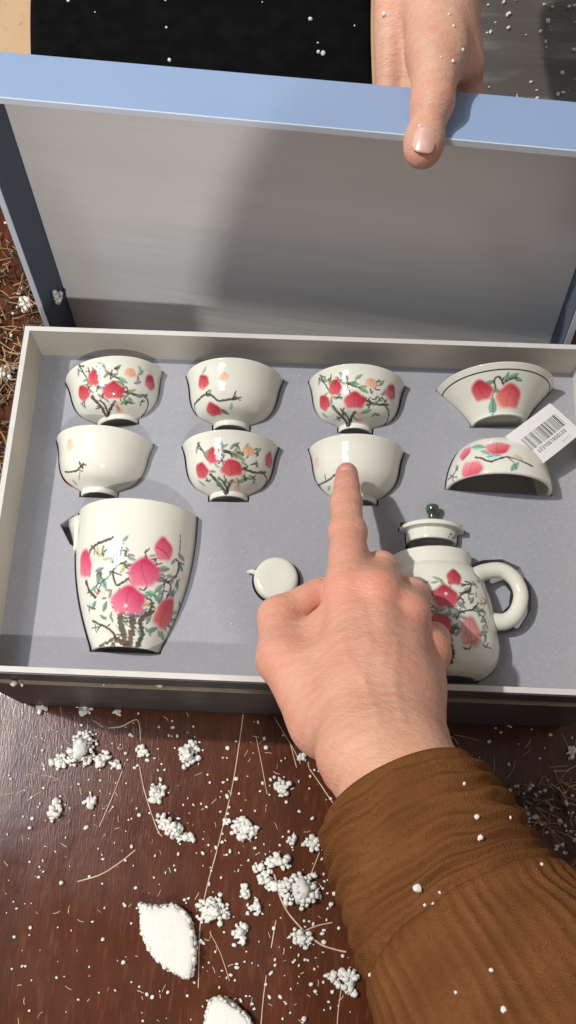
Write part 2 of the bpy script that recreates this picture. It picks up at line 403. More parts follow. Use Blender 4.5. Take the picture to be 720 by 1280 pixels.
def art_side_a(L):       # decoration turned to the left flank
    L.leaf(255, 463, 6, .8, (.3, .36, .34)); L.leaf(281, 515, 7, -.8, (.07, .10, .08)); L.leaf(289, 508, 6, 1.4, (.3, .4, .36)); L.leaf(262, 492, 6, .9, (.2, .3, .25))
    L.line([(243, 506), (249, 499), (255, 494), (264, 494), (271, 500), (279, 501), (297, 498)], 2.4, BR); L.line([(290, 500), (295, 489)], 1.4, BR); L.line([(243, 506), (246, 520)], 2.4, BR); L.sprig(296, 498, 5, 6, 2)
    L.sprig(258, 490, 4, 6, 4); L.peach(254, 478, 8, 9, .4); L.peach(267, 513, 9.5, 9); L.peach(280, 471, 5.5, 5, 0, (.8, .35, .2), (.82, .6, .42), .8); L.blob(280, 490, 4, (.78, .5, .5), .5)
def art_side_b(L):
    L.peach(87, 557, 5.5, 7, 0, (.78, .42, .25), (.80, .6, .42), .7); L.line([(81, 590), (88, 590), (96, 588), (104, 580)], 2.0, BR); L.line([(97, 587), (104, 589)], 1.2, BR); L.line([(100, 584), (99, 577)], 1.2, BR); L.line([(100, 590), (99, 600)], 1, (.2, .25, .2))
    L.peach(84, 605, 8, 10); L.leaf(93, 603, 6, 1.2, (.25, .33, .28)); L.sprig(103, 581, 4, 5, 3)
def art_side_c(L):
    L.peach(396, 580, 6, 7, 0, (.74, .36, .28), (.80, .6, .48), .55); L.line([(398, 607), (405, 603), (413, 599), (419, 593)], 1.9, BR); L.line([(408, 602), (406, 593)], 1.2, BR); L.leaf(404, 616, 6, 1.4, (.2, .28, .22)); L.leaf(411, 610, 6, .4, (.3, .36, .3)); L.line([(400, 607), (404, 617), (410, 622)], 1.5, BR); L.blob(402, 612, 4, (.7, .3, .3), .5)
make_cup(((118, 530), (176, 533)), ((83, 468), (203, 477)), 'tea cup painted with red peaches in the tray corner by the shaded wall', art_full())
make_cup(((263, 537), (315, 538)), ((233, 472), (354, 476)), 'tea cup with two peaches and a thin branch on one flank, the rest plain cream', art_side_a)
make_cup(((420, 540), (468, 541)), ((386, 480), (506, 482)), 'tea cup crowded with peaches beside the flared bowl, rim against the tray back', art_full(301, 12, 20))
make_cup(((97, 620), (150, 621)), ((71, 552), (192, 557)), 'nearly plain cream tea cup with one twig, just above the tall pitcher', art_side_b)
make_cup(((258, 625), (313, 626)), ((228, 558), (348, 562)), 'peach-painted tea cup between the two plain cream cups', art_full(148, 97, 40))
make_cup(((414, 628), (475, 631)), ((386, 562), (505, 567)), 'plain cream tea cup that the pointing fingertip touches', art_side_c)

# flared bowl with a black line below its rim
L = Lathe(((586, 531), (660, 534)), ((546, 486), (691, 490)))
L.surf([(0, L.r0 * .93), (.08, L.r0 * .94), (.25, L.r0 * 1.08), (.45, L.r0 * 1.27), (.65, L.r0 * 1.52), (.85, L.r0 * 1.78), (1, L.r1)], 220, 110, thick=.003)
tt = L.prof[0][-1]; L.mix(1.0 * (np.abs(L.T - (tt - .0052)) < .00042), (.03, .028, .03))
for a in [(612, 478, 8, .2), (642, 470, 8, .5), (648, 474, 7, -.2), (616, 508, 12, 1.35), (634, 470, 6, 1.3), (622, 489, 7, -.4)]: L.leaf(a[0], a[1], a[2], a[3], (.10, .25, .18))
L.line([(620, 486), (618, 475), (624, 471), (629, 478), (638, 474), (646, 472)], 1.9, BR); L.line([(620, 486), (614, 500)], 1.2, (.2, .25, .18)); L.sprig(628, 475, 5, 6, 3)
L.peach(602, 489, 12, 12, .2); L.peach(636, 496, 14, 14, -.2, (.58, .02, .04), (.80, .28, .25))
o = tag(L.build('flared_bowl'), 'flared cream bowl with two red peaches and a thin black line under the rim', 'bowl'); HOLES.append(L.outline())
# domed cover, mouth towards the front of the box
L = Lathe(((592, 556), (652, 560)), ((557, 612), (688, 617)))
L.right = -L.right      # keeps left and right as seen
L.surf([(0, L.r0 * .95), (.05, L.r0 * 1.12), (.13, L.r1 * .70), (.30, L.r1 * .83), (.55, L.r1 * .925), (.8, L.r1 * .98), (1, L.r1)], 220, 110, thick=.0028, foot_recess=False)
L.Q = L.Q[:, ::-1]
for a in [(598, 559, 11, .3, (.16, .36, .34)), (617, 570, 10, -.1, (.24, .46, .44)), (644, 583, 9, -.9, (.14, .28, .26)), (571, 585, 7, 1.0, (.2, .3, .3)), (607, 566, 8, .6, (.2, .4, .36)), (648, 572, 7, .4, (.4, .42, .3))]: L.leaf(*a[:4], col=a[4])
L.line([(594, 572), (602, 573), (612, 577), (622, 574), (634, 571), (649, 575), (665, 583)], 2.2, BR); L.line([(560, 600), (566, 594), (572, 584)], 2.2, BR); L.line([(634, 571), (642, 578), (646, 587)], 1.4, (.1, .2, .18)); L.sprig(566, 596, 4, 6, 3)
L.peach(581, 566, 8, 9, 0, (.55, .05, .12), (.80, .34, .40)); L.peach(589, 586, 13, 11, .2, (.62, .03, .10), (.82, .36, .40)); L.peach(622, 559, 13, 9, 0, (.55, .02, .05), (.80, .34, .38)); L.blob(646, 572, 7, (.75, .5, .4), .5); L.blob(660, 572, 8, (.7, .6, .45), .4)
tag(L.build('domed_cover'), 'domed porcelain cover with pink peaches and a blue-green branch, dark mouth open', 'cover'); HOLES.append(L.outline())

# tall pitcher with a small pouring lip
pit = empty('pitcher')
Lathe.k = .97
L = Lathe(((115, 813), (198, 815)), ((98, 646), (247, 645)), z=ZF - .006); R1 = L.r1
L.surf([(0, R1 * .555), (.03, R1 * .575), (.10, R1 * .64), (.25, R1 * .765), (.42, R1 * .875), (.6, R1 * .95), (.8, R1 * .99), (1, R1 * .995)], 300, 280, thick=.003)
GL = (.10, .24, .19)
for a in [(124, 721, 10, 1.2), (130, 729, 9, 1.9), (226, 709, 9, -.5), (205, 711, 10, .2), (189, 742, 9, -.1), (149, 742, 8, 1.5), (215, 742, 10, .5), (117, 756, 8, .7), (131, 758, 8, 1.1), (178, 766, 9, .9), (203, 795, 9, -.6), (191, 787, 9, .5), (222, 728, 8, 1.2),
          (199, 735, 9, .9), (212, 720, 7, .1), (118, 735, 7, .4), (112, 716, 7, 1.3), (196, 748, 7, -.7), (186, 775, 7, 1.2), (140, 700, 7, 2.3), (150, 680, 7, .2), (157, 673, 6, .9), (210, 800, 7, .4), (170, 770, 6, 1.3)]: L.leaf(*a, col=(GL[0] + rnd.uniform(-.05, .10), GL[1] + rnd.uniform(-.05, .08), GL[2] + rnd.uniform(-.05, .08)))
for a in [(128, 692, 8, .5), (154, 710, 8, 1.0), (186, 755, 8, .4), (169, 739, 8, -.8), (122, 688, 7, 1.8), (134, 698, 7, .2)]: L.leaf(*a, col=(.36, .42, .12), al=.7)
for a in [(144, 690, 9), (150, 684, 8), (146, 698, 8), (140, 684, 7)]: L.blob(*a, (.62, .72, .72), .8)
for a in [(104, 764, 7), (136, 789, 7), (229, 722, 8), (128, 742, 7), (120, 690, 6), (118, 700, 5), (140, 770, 5)]: L.blob(*a, (.78, .46, .44), .5)
L.line([(111, 694), (114, 686), (121, 680), (132, 676), (144, 671)], 2.6, BR); L.line([(108, 727), (111, 737), (119, 746)], 4.0, BR)
L.line([(152, 766), (150, 778), (154, 790), (158, 809)], 6.0, (.08, .055, .04), .45); L.line([(165, 766), (166, 780), (164, 793), (160, 810)], 6.5, (.10, .06, .042), .45); L.line([(190, 765), (180, 771), (175, 779), (178, 793), (171, 809)], 5.0, BR, .4)
L.line([(125, 808), (136, 802), (144, 797), (152, 802)], 3.0, (.10, .07, .045), .6); L.line([(140, 808), (148, 800), (158, 808)], 4.5, (.12, .075, .05), .6)
L.line([(116, 776), (126, 781), (133, 784), (140, 790), (145, 797)], 2.4, BR); L.line([(126, 781), (122, 788)], 1.4, BR); L.line([(133, 784), (138, 780)], 1.2, BR)
L.line([(226, 669), (225, 684), (224, 697)], 1.7, (.2, .2, .15)); L.line([(224, 704), (221, 718), (210, 727), (202, 723), (196, 724)], 2.8, BR); L.line([(210, 727), (214, 736), (208, 748)], 1.8, BR)
L.line([(157, 702), (148, 706), (141, 715), (145, 731), (152, 729), (161, 723)], 2.2, BR); L.line([(141, 715), (152, 719)], 1.3, BR); L.line([(183, 747), (190, 752), (188, 762)], 2.0, BR)
for a in [(150, 688, 4, 3), (128, 690, 4, 4), (146, 702, 4, 6), (205, 738, 4, 7), (120, 784, 3, 8), (190, 756, 4, 9)]: L.sprig(a[0], a[1], a[2] + 1, 7, a[3], (.12, .14, .10))
qq = random.Random(77)
for _ in range(60): L.leaf(qq.uniform(108, 228), qq.uniform(684, 792), qq.uniform(4, 9), qq.uniform(0, 3.1), (qq.uniform(.05, .26), qq.uniform(.15, .30), qq.uniform(.11, .24)), .34, .8)
for _ in range(34): L.sprig(qq.uniform(110, 226), qq.uniform(680, 795), 3, 8, qq.randint(0, 999), (.09, .08, .06))
PD, PP = (.50, .010, .09), (.78, .24, .34)
L.peach(181, 717, 19, 17, .4, PD, PP); L.peach(160, 751, 20, 16, 0, PD, PP); L.peach(206, 768, 15, 19, -.1, (.48, .02, .06), (.66, .2, .2)); L.peach(205, 688, 12, 14, .3, (.56, .02, .08), PP); L.peach(106, 706, 13, 17, 0, (.58, .02, .10), PP)
L.line([(196, 684), (206, 690), (211, 698)], 1.0, (.25, .03, .05)); L.blob(157, 757, 2.2, (.85, .82, .80), .9); L.blob(118, 690, 4, (.8, .5, .5), .4)
L.build('body', parent=pit); HOLES.append(L.outline())
# pouring lip: a pinched V on the left of the rim
mb = MB(); c = L.c0 + L.ax * L.L; lf = -L.right
prof = []
for k in range(9):
    u = k / 8; ang = (u - .5) * 2
    prof.append((ang, 1 - abs(ang)))
Vt = []
for row in range(6):
    f = row / 5
    for ang, e in prof:
        th = -math.pi / 2 + ang * .30
        base = c - L.ax * (.004 + .024 * f) + R1 * (math.sin(th) * L.right + math.cos(th) * L.up) * .992
        Vt.append(base + lf * (.0085 * e ** .8 * (1 - f) ** 1.3) + L.ax * .001 * (1 - f) - lf * .001)
n = len(prof); Fq = [(r * n + k, r * n + k + 1, (r + 1) * n + k + 1, (r + 1) * n + k) for r in range(5) for k in range(n - 1)]
mb.add(Vt, Fq); lip = mb.build('pouring_lip', 'glaze_plain', pit); md = lip.modifiers.new('thick', 'SOLIDIFY'); md.thickness = .0022; md.offset = -1
tag(pit, 'tall cream pitcher painted with large pink peaches on gnarled trunks, small lip', 'pitcher')
p = L.c0 - L.ax * .004; q = c - L.ax * .0
HOLES.append([(v[0], v[1]) for v in (c - L.ax * .001 + lf * (R1 - .004), c - L.ax * .001 + lf * (R1 + .004), c - L.ax * .008 + lf * (R1 + .0125), c - L.ax * .022 + lf * (R1 + .004), c - L.ax * .028 + lf * (R1 - .006))])

# teapot body with collar, handle and spout
pot = empty('teapot')
L = Lathe(((497, 851), (596, 853)), ((488, 697), (589, 699))); RC = L.r1
L.surf([(0, RC * .95), (.03, RC * 1.16), (.10, RC * 1.38), (.22, RC * 1.50), (.38, RC * 1.47), (.58, RC * 1.40), (.74, RC * 1.28), (.84, RC * 1.15), (.885, RC * 1.015), (.90, RC * .995), (1, RC * .985)], 280, 240, thick=.003)
POT = L
for a in [(528, 729, 9, .2), (531, 750, 9, .9), (534, 762, 8, -.4), (584, 738, 9, .6), (598, 762, 9, -.3), (571, 769, 8, .4), (607, 797, 8, 1.2), (540, 742, 8, .5), (577, 757, 8, -.6), (590, 750, 7, .9), (560, 768, 7, .1), (604, 775, 7, .5), (545, 764, 8, 1.0), (580, 772, 7, -.2)]: L.leaf(*a, col=(.12 + rnd.uniform(-.03, .08), .21 + rnd.uniform(-.04, .06), .18 + rnd.uniform(-.04, .06)))
L.line([(545, 788), (550, 800), (556, 815), (562, 827)], 5.0, BR, .5); L.line([(570, 782), (564, 790), (562, 800), (565, 815), (562, 828)], 5.5, (.06, .045, .035), .5)
L.line([(571, 751), (578, 742), (587, 738), (589, 730)], 2.2, BR); L.line([(571, 766), (584, 763), (595, 764), (606, 775), (610, 787)], 2.0, BR); L.line([(528, 730), (533, 744), (532, 757), (540, 764)], 2.0, BR); L.line([(538, 740), (531, 738)], 1.4, BR)
for a in [(586, 742, 3), (598, 765, 4), (533, 748, 6), (576, 764, 7), (606, 790, 8)]: L.sprig(a[0], a[1], 5, 7, a[2], (.08, .09, .07))
qq = random.Random(78)
for _ in range(46): L.leaf(qq.uniform(530, 608), qq.uniform(722, 812), qq.uniform(5, 8), qq.uniform(0, 3.1), (qq.uniform(.08, .25), qq.uniform(.16, .28), qq.uniform(.13, .24)), .3, .75)
for _ in range(28): L.sprig(qq.uniform(530, 608), qq.uniform(722, 812), 3, 8, qq.randint(0, 999), (.06, .055, .045))
DR = (.33, .008, .03); L.peach(568, 722, 9, 11, -.2, DR, (.62, .12, .14)); L.peach(557, 746, 15, 14, .2, DR, (.66, .15, .2)); L.peach(549, 779, 14, 11, 0, (.42, .02, .06), (.64, .16, .2)); L.peach(589, 791, 14, 18, 0, (.50, .05, .06), (.70, .34, .28), .8); L.blob(601, 748, 7, (.72, .4, .36), .4)
L.blob(557, 742, 1.8, (.85, .85, .85), .9)
L.build('body', parent=pot); HOLES.append(L.outline())
hp = [unp(*p, ZF + z) for p, z in [((590, 722), .016), ((606, 715), .013), ((626, 713), .012), ((643, 724), .012), ((651, 744), .012), ((645, 766), .012), ((630, 777), .012), ((606, 776), .013)]]
hc = catmull(np.array(hp), 8); nn = len(hc)
Vh, Qh = tube(hc, .0050 + .0012 * np.abs(np.linspace(-1, 1, nn)) ** 1.5, 14)
mb = MB(); mb.add(Vh, Qh); mb.build('handle', 'glaze_plain', pot)
hh = [(v[0], v[1]) for v in (unp(*p, ZF) for p in [(586, 706), (604, 700), (628, 699), (650, 709), (664, 735), (664, 762), (650, 786), (628, 793), (604, 792), (600, 780), (625, 768), (636, 757), (638, 740), (628, 728), (606, 730)])]
HOLES.append(hh)
sp = catmull(np.array([unp(478, 790, ZF + .012), unp(452, 770, ZF + .016), unp(440, 738, ZF + .012)]), 8)
Vs, Qs = tube(sp, np.linspace(.011, .0045, len(sp)), 14); mb = MB(); mb.add(Vs, Qs); mb.build('spout', 'glaze_plain', pot)
tag(pot, 'peach-painted porcelain teapot with ring handle, half hidden by the pointing hand', 'teapot')

# lid of the teapot, on its side, knob pointing to the back
pl = empty('knobbed_cover')
L = Lathe(((506, 680), (572, 682)), ((499, 660), (579, 663)))
f = L.r0
L.surf([(0, f * .93), (.10, f * .955), (.5, f * .97), (.66, f * .98), (.72, L.r1 * .985), (.80, L.r1), (.97, L.r1 * .985), (1.0, L.r1 * .93)], 160, 60, inner=False, foot_recess=True)
L.line([(561, 672), (564, 667), (568, 673), (571, 665)], 1.3, BR); L.leaf(566, 672, 5, .6, (.2, .3, .22))
d1 = L.build('flange', parent=pl); HOLES.append(L.outline(ext=.004))
KL = Lathe(((512, 661), (566, 663)), ((536, 641), (538, 641)), z=ZF + .004)
mbk = MB()
ctr = L.c1.copy(); ax = L.ax; kn = [(0, .031), (.0022, .029), (.0045, .018), (.006, .0065), (.009, .0034), (.013, .0031), (.0155, .0040), (.0185, .0055), (.0215, .0056), (.024, .0042), (.0255, .0006)]
def lathe_simple(c0, ax, pts, sides=28, m='glaze_plain', name='knob', parent=None, lo=0):
    up = np.array([0, 0, 1.0]); rt = np.cross(ax, up); c = catmull(np.array(pts), 5)
    V = [c0 + ax * a + max(r, .0003) * (math.sin(2 * math.pi * k / sides) * rt + math.cos(2 * math.pi * k / sides) * up) for a, r in c for k in range(sides)]
    n = len(c); Fq = [(i * sides + k, (i + 1) * sides + k, (i + 1) * sides + (k + 1) % sides, i * sides + (k + 1) % sides) for i in range(n - 1) for k in range(sides)]
    mb = MB(); mb.add(V, Fq); return mb.build(name, m, parent)
rim_r = L.r1
lathe_simple(ctr, ax, [(-.001, rim_r * .93), (.0012, rim_r * .86), (.003, rim_r * .5), (.0040, .0060), (.0045, .0040)], m='glaze_plain', name='top_plate', parent=pl)
lathe_simple(ctr + np.array([0, 0, .006]), ax, [(.001, .0036), (.004, .0028), (.007, .0028), (.0095, .0034), (.0115, .0044), (.0138, .0046), (.0158, .0036), (.0168, .0005)], m='knob_glaze', name='knob', parent=pl)
tag(pl, 'small flanged teapot lid with a dark ball knob, lying above the teapot', 'lid')
kc = [ctr + ax * a + L.right * b for a, b in [(.001, -.006), (.022, -.007), (.024, 0), (.022, .007), (.001, .006)]]


# little round cream cover beside the thumb
c0 = unp(345, 726, ZF); rr = 27.5 / 18.0 / 100
mb = MB(); sides = 48; V = []
pr = [(-.012, rr * .7), (0, rr * .985), (.004, rr), (.0062, rr * .985), (.0076, rr * .93), (.0086, rr * .8), (.0090, rr * .55), (.0089, rr * .25), (.0089, .00002)]
for z, r in catmull(np.array(pr), 4):
    for k in range(sides):
        a = 2 * math.pi * k / sides; V.append(c0 + np.array([r * math.cos(a), r * math.sin(a), z]))
n = len(V) // sides; mb.add(V, [(i * sides + k, i * sides + (k + 1) % sides, (i + 1) * sides + (k + 1) % sides, (i + 1) * sides + k) for i in range(n - 1) for k in range(sides)])
dsc = mb.build('round_cover', 'glaze_plain'); tag(dsc, 'small round plain cream porcelain disc with a tiny tab, under the thumb', 'cover')
tb = c0 + np.array([-rr - .0010, .0045, .004]); Vt, Qt = tube(catmull(np.array([tb + (.004, -.001, 0), tb + (.0, 0, .001), tb + (-.0035, .0005, -.002)]), 5), np.linspace(.0022, .0012, 11), 8)
mb = MB(); mb.add(Vt, Qt); mb.build('tab', 'glaze_plain', dsc)
HOLES.append([(c0[0] + (rr + .0014) * math.cos(a), c0[1] + (rr + .0014) * math.sin(a)) for a in np.linspace(0, 2 * math.pi, 40, endpoint=False)])

# ================================================================== gift box tray
tray = empty('gift_box_tray', (0, 0, 0)); TW = .0030
x0, x1, y0, y1 = -W / 2, W / 2, -D / 2, D / 2
def wall(name, a, b, c, d, m='box_paper', parent=tray, z0=ZT + .006, z1=ZR - .0006):
    return link(name, box_mesh(name, a, b, c, d, z0, z1, .0006), m, parent, False)
for (a, b, c, d) in ((x0 - TW, x0, y0 - TW, y1 + TW), (x1, x1 + TW, y0 - TW, y1 + TW), (x0, x1, y1, y1 + TW), (x0, x1, y0 - TW, y0)):
    w_ = wall('wall', a, b, c, d)
    link('rim_edge', box_mesh('rim_edge', a - .0004, b + .0004, c - .0004, d + .0004, ZR - .0012, ZR, .0004), 'box_edge', w_, False)
LPW = .0034
for (a, b, c, d) in ((x0 - TW - LPW, x0 - TW, y0 - TW - LPW, y1 + TW + LPW), (x1 + TW, x1 + TW + LPW, y0 - TW - LPW, y1 + TW + LPW), (x0 - TW, x1 + TW, y1 + TW, y1 + TW + LPW), (x0 - TW, x1 + TW, y0 - TW - LPW, y0 - TW)):
    w_ = wall('outer_wall', a, b, c, d, 'box_outer', z0=ZT + .0145, z1=.0440)
    link('ledge', box_mesh('ledge', a - .0002, b + .0002, c - .0002, d + .0002, .0440, .0452, .0003), 'box_ledge', w_, False)
for (a, b, c, d) in ((x0 - TW - .0012, x0 - TW - .0006, y0 - TW - .0012, y1 + TW + .0012), (x1 + TW + .0006, x1 + TW + .0012, y0 - TW - .0012, y1 + TW + .0012), (x0 - TW, x1 + TW, y1 + TW + .0006, y1 + TW + .0012), (x0 - TW, x1 + TW, y0 - TW - .0012, y0 - TW - .0006)):
    link('outer_wrap', box_mesh('outer_wrap', a, b, c, d, .0453, ZR - .0014, 0), 'box_outer', tray, False)
link('base', box_mesh('base', x0 - TW - .0028, x1 + TW + .0028, y0 - TW - .0028, y1 + TW + .0028, ZT + .0005, ZT + .0145, .001), 'box_base', tray, False)
tag(tray, 'shallow grey paper-covered gift box tray lined with foam, standing on the table', 'box')
# foam insert with a cut recess round every piece
vin = [(x0, y0), (x1, y0), (x1, y1), (x0, y1)]; edges = [(0, 1), (1, 2), (2, 3), (3, 0)]
for k in range(1, 40):
    pass
for h in HOLES:
    b = len(vin); vin += [tuple(p) for p in h]; edges += [(b + i, b + (i + 1) % len(h)) for i in range(len(h))]
vo, eo, fo, *_ = delaunay_2d_cdt([Vector(v) for v in vin], edges, [], 1, 1e-6)
def pip(P, poly):
    x, y = P; ins = False; n = len(poly); j = n - 1
    for i in range(n):
        xi, yi = poly[i]; xj, yj = poly[j]
        if (yi > y) != (yj > y) and x < (xj - xi) * (y - yi) / (yj - yi) + xi: ins = not ins
        j = i
    return ins
keep = []
for fc in fo:
    c = sum((Vector(vo[i]) for i in fc), Vector((0, 0))) / len(fc)
    if not any(pip((c.x, c.y), h) for h in HOLES): keep.append(tuple(fc))
ec = {}
for fc in keep:
    for i in range(len(fc)):
        e = tuple(sorted((fc[i], fc[(i + 1) % len(fc)]))); ec[e] = ec.get(e, 0) + 1
V = [(v[0], v[1], ZF) for v in vo]; nb = len(V); V += [(v[0], v[1], ZF - .014) for v in vo]
insert = link('foam_insert', mesh('foam_insert', V, keep), 'foam', smooth=False)
insert.data.materials.append(MAT['foam_side'])
me2 = mesh('recess_wall', V, [(a, b, b + nb, a + nb) for (a, b), k in ec.items() if k == 1])
rw = link('recess_wall', me2, 'foam_side', insert, False)
link('recess_floor', box_mesh('recess_floor', x0, x1, y0, y1, ZT + .015, ZF - .0138, 0), 'foam_side', insert, False)
tag(insert, 'lilac-grey foam insert with shaped recesses holding the porcelain', 'insert')

# ================================================================== lid of the box, held upright behind the tray
lid = empty('gift_box_cover')
LL, LYAW, LROLL = 0.1773, -0.1254, 0.0443
LO = np.array([-.0051, .1820, ZT + .0095]); LH, LD, LW = .2660, .0412, .4075
u0 = np.array([0, math.sin(LL), math.cos(LL)]); n0 = np.array([0, -math.cos(LL), math.sin(LL)]); e0 = np.array([1.0, 0, 0])
lx = _rz(LYAW) @ (math.cos(LROLL) * e0 + math.sin(LROLL) * u0); lu = _rz(LYAW) @ (-math.sin(LROLL) * e0 + math.cos(LROLL) * u0); lnn = _rz(LYAW) @ n0
LM = Matrix([[*(float(v) for v in (lx[i], lu[i], lnn[i])), float(LO[i])] for i in range(3)] + [[0, 0, 0, 1]])
def lid_part(name, a, b, c, d, e, f, m, parent=lid, bevel=.0008):
    me = box_mesh(name, a, b, c, d, e, f, bevel); me.transform(LM); return link(name, me, m, parent, False)
t = .004
lid_part('panel', -LW / 2, LW / 2, 0, LH - t, -t, 0, 'lid_blue')
lid_part('lining', -LW / 2 + .0012, LW / 2 - .0012, .001, LH - t - .0012, .0002, .0018, 'lid_panel', bevel=.0004)
for (a, b, c, d) in ((-LW / 2 - t, -LW / 2, 0, LH - t), (LW / 2, LW / 2 + t, 0, LH - t), (-LW / 2 - t, LW / 2 + t, LH - t, LH)):
    w_ = lid_part('wall', a, b, c, d, -t, LD, 'lid_blue')
    if c == 0:
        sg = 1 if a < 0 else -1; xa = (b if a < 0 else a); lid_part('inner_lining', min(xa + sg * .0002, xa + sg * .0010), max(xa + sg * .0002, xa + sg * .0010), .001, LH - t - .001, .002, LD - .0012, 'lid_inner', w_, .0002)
    lid_part('rim_edge', a - .0003, b + .0003, c - .0003, d + .0003, LD - .0006, LD + .0005, 'lid_edge', w_, .0003)
tag(lid, 'blue gift box lid with grey lining held upright behind the tray', 'lid')
def lidp(a, b, c): return LO + lx * a + lu * b + lnn * c

# ================================================================== price tag across the two bowls
tg = empty('price_tag')
T = [unp(631, 546, ZF + .030), unp(687, 504, ZF + .034), unp(728, 540, ZF + .026), unp(673, 584, ZF + .022)]
o_ = T[0]; ux = T[1] - T[0]; TL = np.linalg.norm(ux); ux /= TL; vy = T[3] - T[0]; vy -= ux * (vy @ ux); TH_ = np.linalg.norm(vy); vy /= TH_; nz = np.cross(vy, ux); nz = nz if nz[2] > 0 else -nz
nu, nv = 260, 160; V = []; cols = []
uu, vv = np.meshgrid(np.linspace(0, 1, nu), np.linspace(0, 1, nv), indexing='ij')
bend = .0016 * np.sin(uu * 3.1) + .0008 * np.sin(vv * 2.5 + 1)
P = (T[0] * ((1 - uu) * (1 - vv))[..., None] + T[1] * (uu * (1 - vv))[..., None] + T[2] * (uu * vv)[..., None] + T[3] * ((1 - uu) * vv)[..., None]) + bend[..., None] * nz
rgb = np.tile(np.array([.80, .785, .79]), (nu, nv, 1)); rb = random.Random(5); x = .14
while x < .90:
    w_ = rb.choice((.008, .008, .014, .022)); m_ = (uu > x) & (uu < x + w_) & (vv > .26) & (vv < .62); rgb[m_] = (.03, .03, .035); x += w_ + rb.choice((.009, .009, .015, .022))
DIG = {'1': '010110010010111', '2': '111001111100111', '3': '111001111001111', '4': '101101111001001', '5': '111100111001111', '6': '111100111101111', '7': '111001010010010', '8': '111101111101111', '9': '111101111001111', '0': '111101101101111'}
for ci, ch in enumerate('1234567890123'):
    for k, on in enumerate(DIG[ch]):
        if on == '1':
            a = .20 + ci * .048 + (k % 3) * .011; b = .665 + (k // 3) * .019
            m_ = (uu >= a) & (uu < a + .0112) & (vv >= b) & (vv < b + .0192); rgb[m_] = (.16, .16, .17)
for ci, ch in enumerate('2023'):
    for k, on in enumerate(DIG[ch]):
        if on == '1':
            a = .62 + ci * .05 + (k % 3) * .010; b = .85 + (k // 3) * .014
            m_ = (uu >= a) & (uu < a + .010) & (vv >= b) & (vv < b + .014); rgb[m_] = (.5, .5, .5)
i, j = np.meshgrid(np.arange(nu - 1), np.arange(nv - 1), indexing='ij')
Q = np.stack([i * nv + j, i * nv + j + 1, (i + 1) * nv + j + 1, (i + 1) * nv + j], -1).reshape(-1, 4)
me = np_mesh('card', P.reshape(-1, 3), Q); set_paint(me, rgb.reshape(-1, 3)); cd = link('card', me, 'tag', tg); md = cd.modifiers.new('thick', 'SOLIDIFY'); md.thickness = .0005; md.offset = -1
tag(tg, 'white price tag with a black barcode lying across the flared bowl and domed cover', 'tag')

# ================================================================== people
def skin_rgb(V, spots, base=(.68, .342, .245)):
    c = np.tile(np.array(base), (len(V), 1)); c *= (1 + .06 * npnoise(V, 160, 2) + .04 * npnoise(V, 600, 4))[:, None]; c[:, 1:] *= (1 + .07 * npnoise(V, 260, 21) + .05 * npnoise(V, 800, 22))[:, None]
    for (p, r, col, a) in spots:
        w = a * np.exp(-((V - np.asarray(p)) ** 2).sum(1) / (r * r)); c += w[:, None] * (np.asarray(col) - c)
    return np.clip(c, .02, .95)
def nail_mesh(name, c, fwd, up, ln, wd, curve, parent):
    fwd = fwd / np.linalg.norm(fwd); sd = np.cross(fwd, up); sd /= np.linalg.norm(sd); up = np.cross(sd, fwd)
    V = []; nu_, nv_ = 12, 12
    for i in range(nu_):
        for j in range(nv_):
            u = -1 + 2 * i / (nu_ - 1); v = -1 + 2 * j / (nv_ - 1)
            # rounded outline
            e = (1 - abs(u) ** 4) ** .5 if abs(u) < 1 else 0
            e = max(e, .55 if u < 0 else .35)
            V.append(c + fwd * ln / 2 * u + sd * wd / 2 * v * e + up * (-curve * (v * e) ** 2 - .0012 * max(u, 0) ** 2 * 0.6))
    Q = [(i * nv_ + j, (i + 1) * nv_ + j, (i + 1) * nv_ + j + 1, i * nv_ + j + 1) for i in range(nu_ - 1) for j in range(nv_ - 1)]
    mb = MB(); mb.add(V, Q); o = mb.build(name, 'nail', parent); md = o.modifiers.new('thick', 'SOLIDIFY'); md.thickness = .0007; md.offset = 0; return o

# --- the pointing right hand (photo pixel + height above the table)
U = lambda px, py, z: unp(px, py, z)
I_tip, I_dip, I_pip, I_mcp = U(433, 592, .0790), U(433, 629, .094), U(435, 666, .110), U(437, 738, .133)
M_mcp, M_pip, M_dip, M_tip = U(472, 742, .138), U(476, 714, .104), U(462, 728, .076), U(444, 756, .074)
R_mcp, R_pip, R_dip, R_tip = U(507, 768, .134), U(514, 746, .100), U(502, 765, .074), U(482, 792, .076)
K_mcp, K_pip, K_dip, K_tip = U(534, 814, .126), U(541, 800, .100), U(528, 815, .080), U(508, 832, .084)
T_cmc, T_mcp, T_ip, T_tip = U(412, 900, .158), U(354, 822, .130), U(349, 772, .112), U(398, 741, .106)
WR, WR2 = U(476, 942, .190), U(500, 942, .186)
FA1, FA2 = U(510, 1015, .205), U(575, 1130, .228)
UPH = np.array([0.0, -.15, 1.0]); UPH /= np.linalg.norm(UPH)
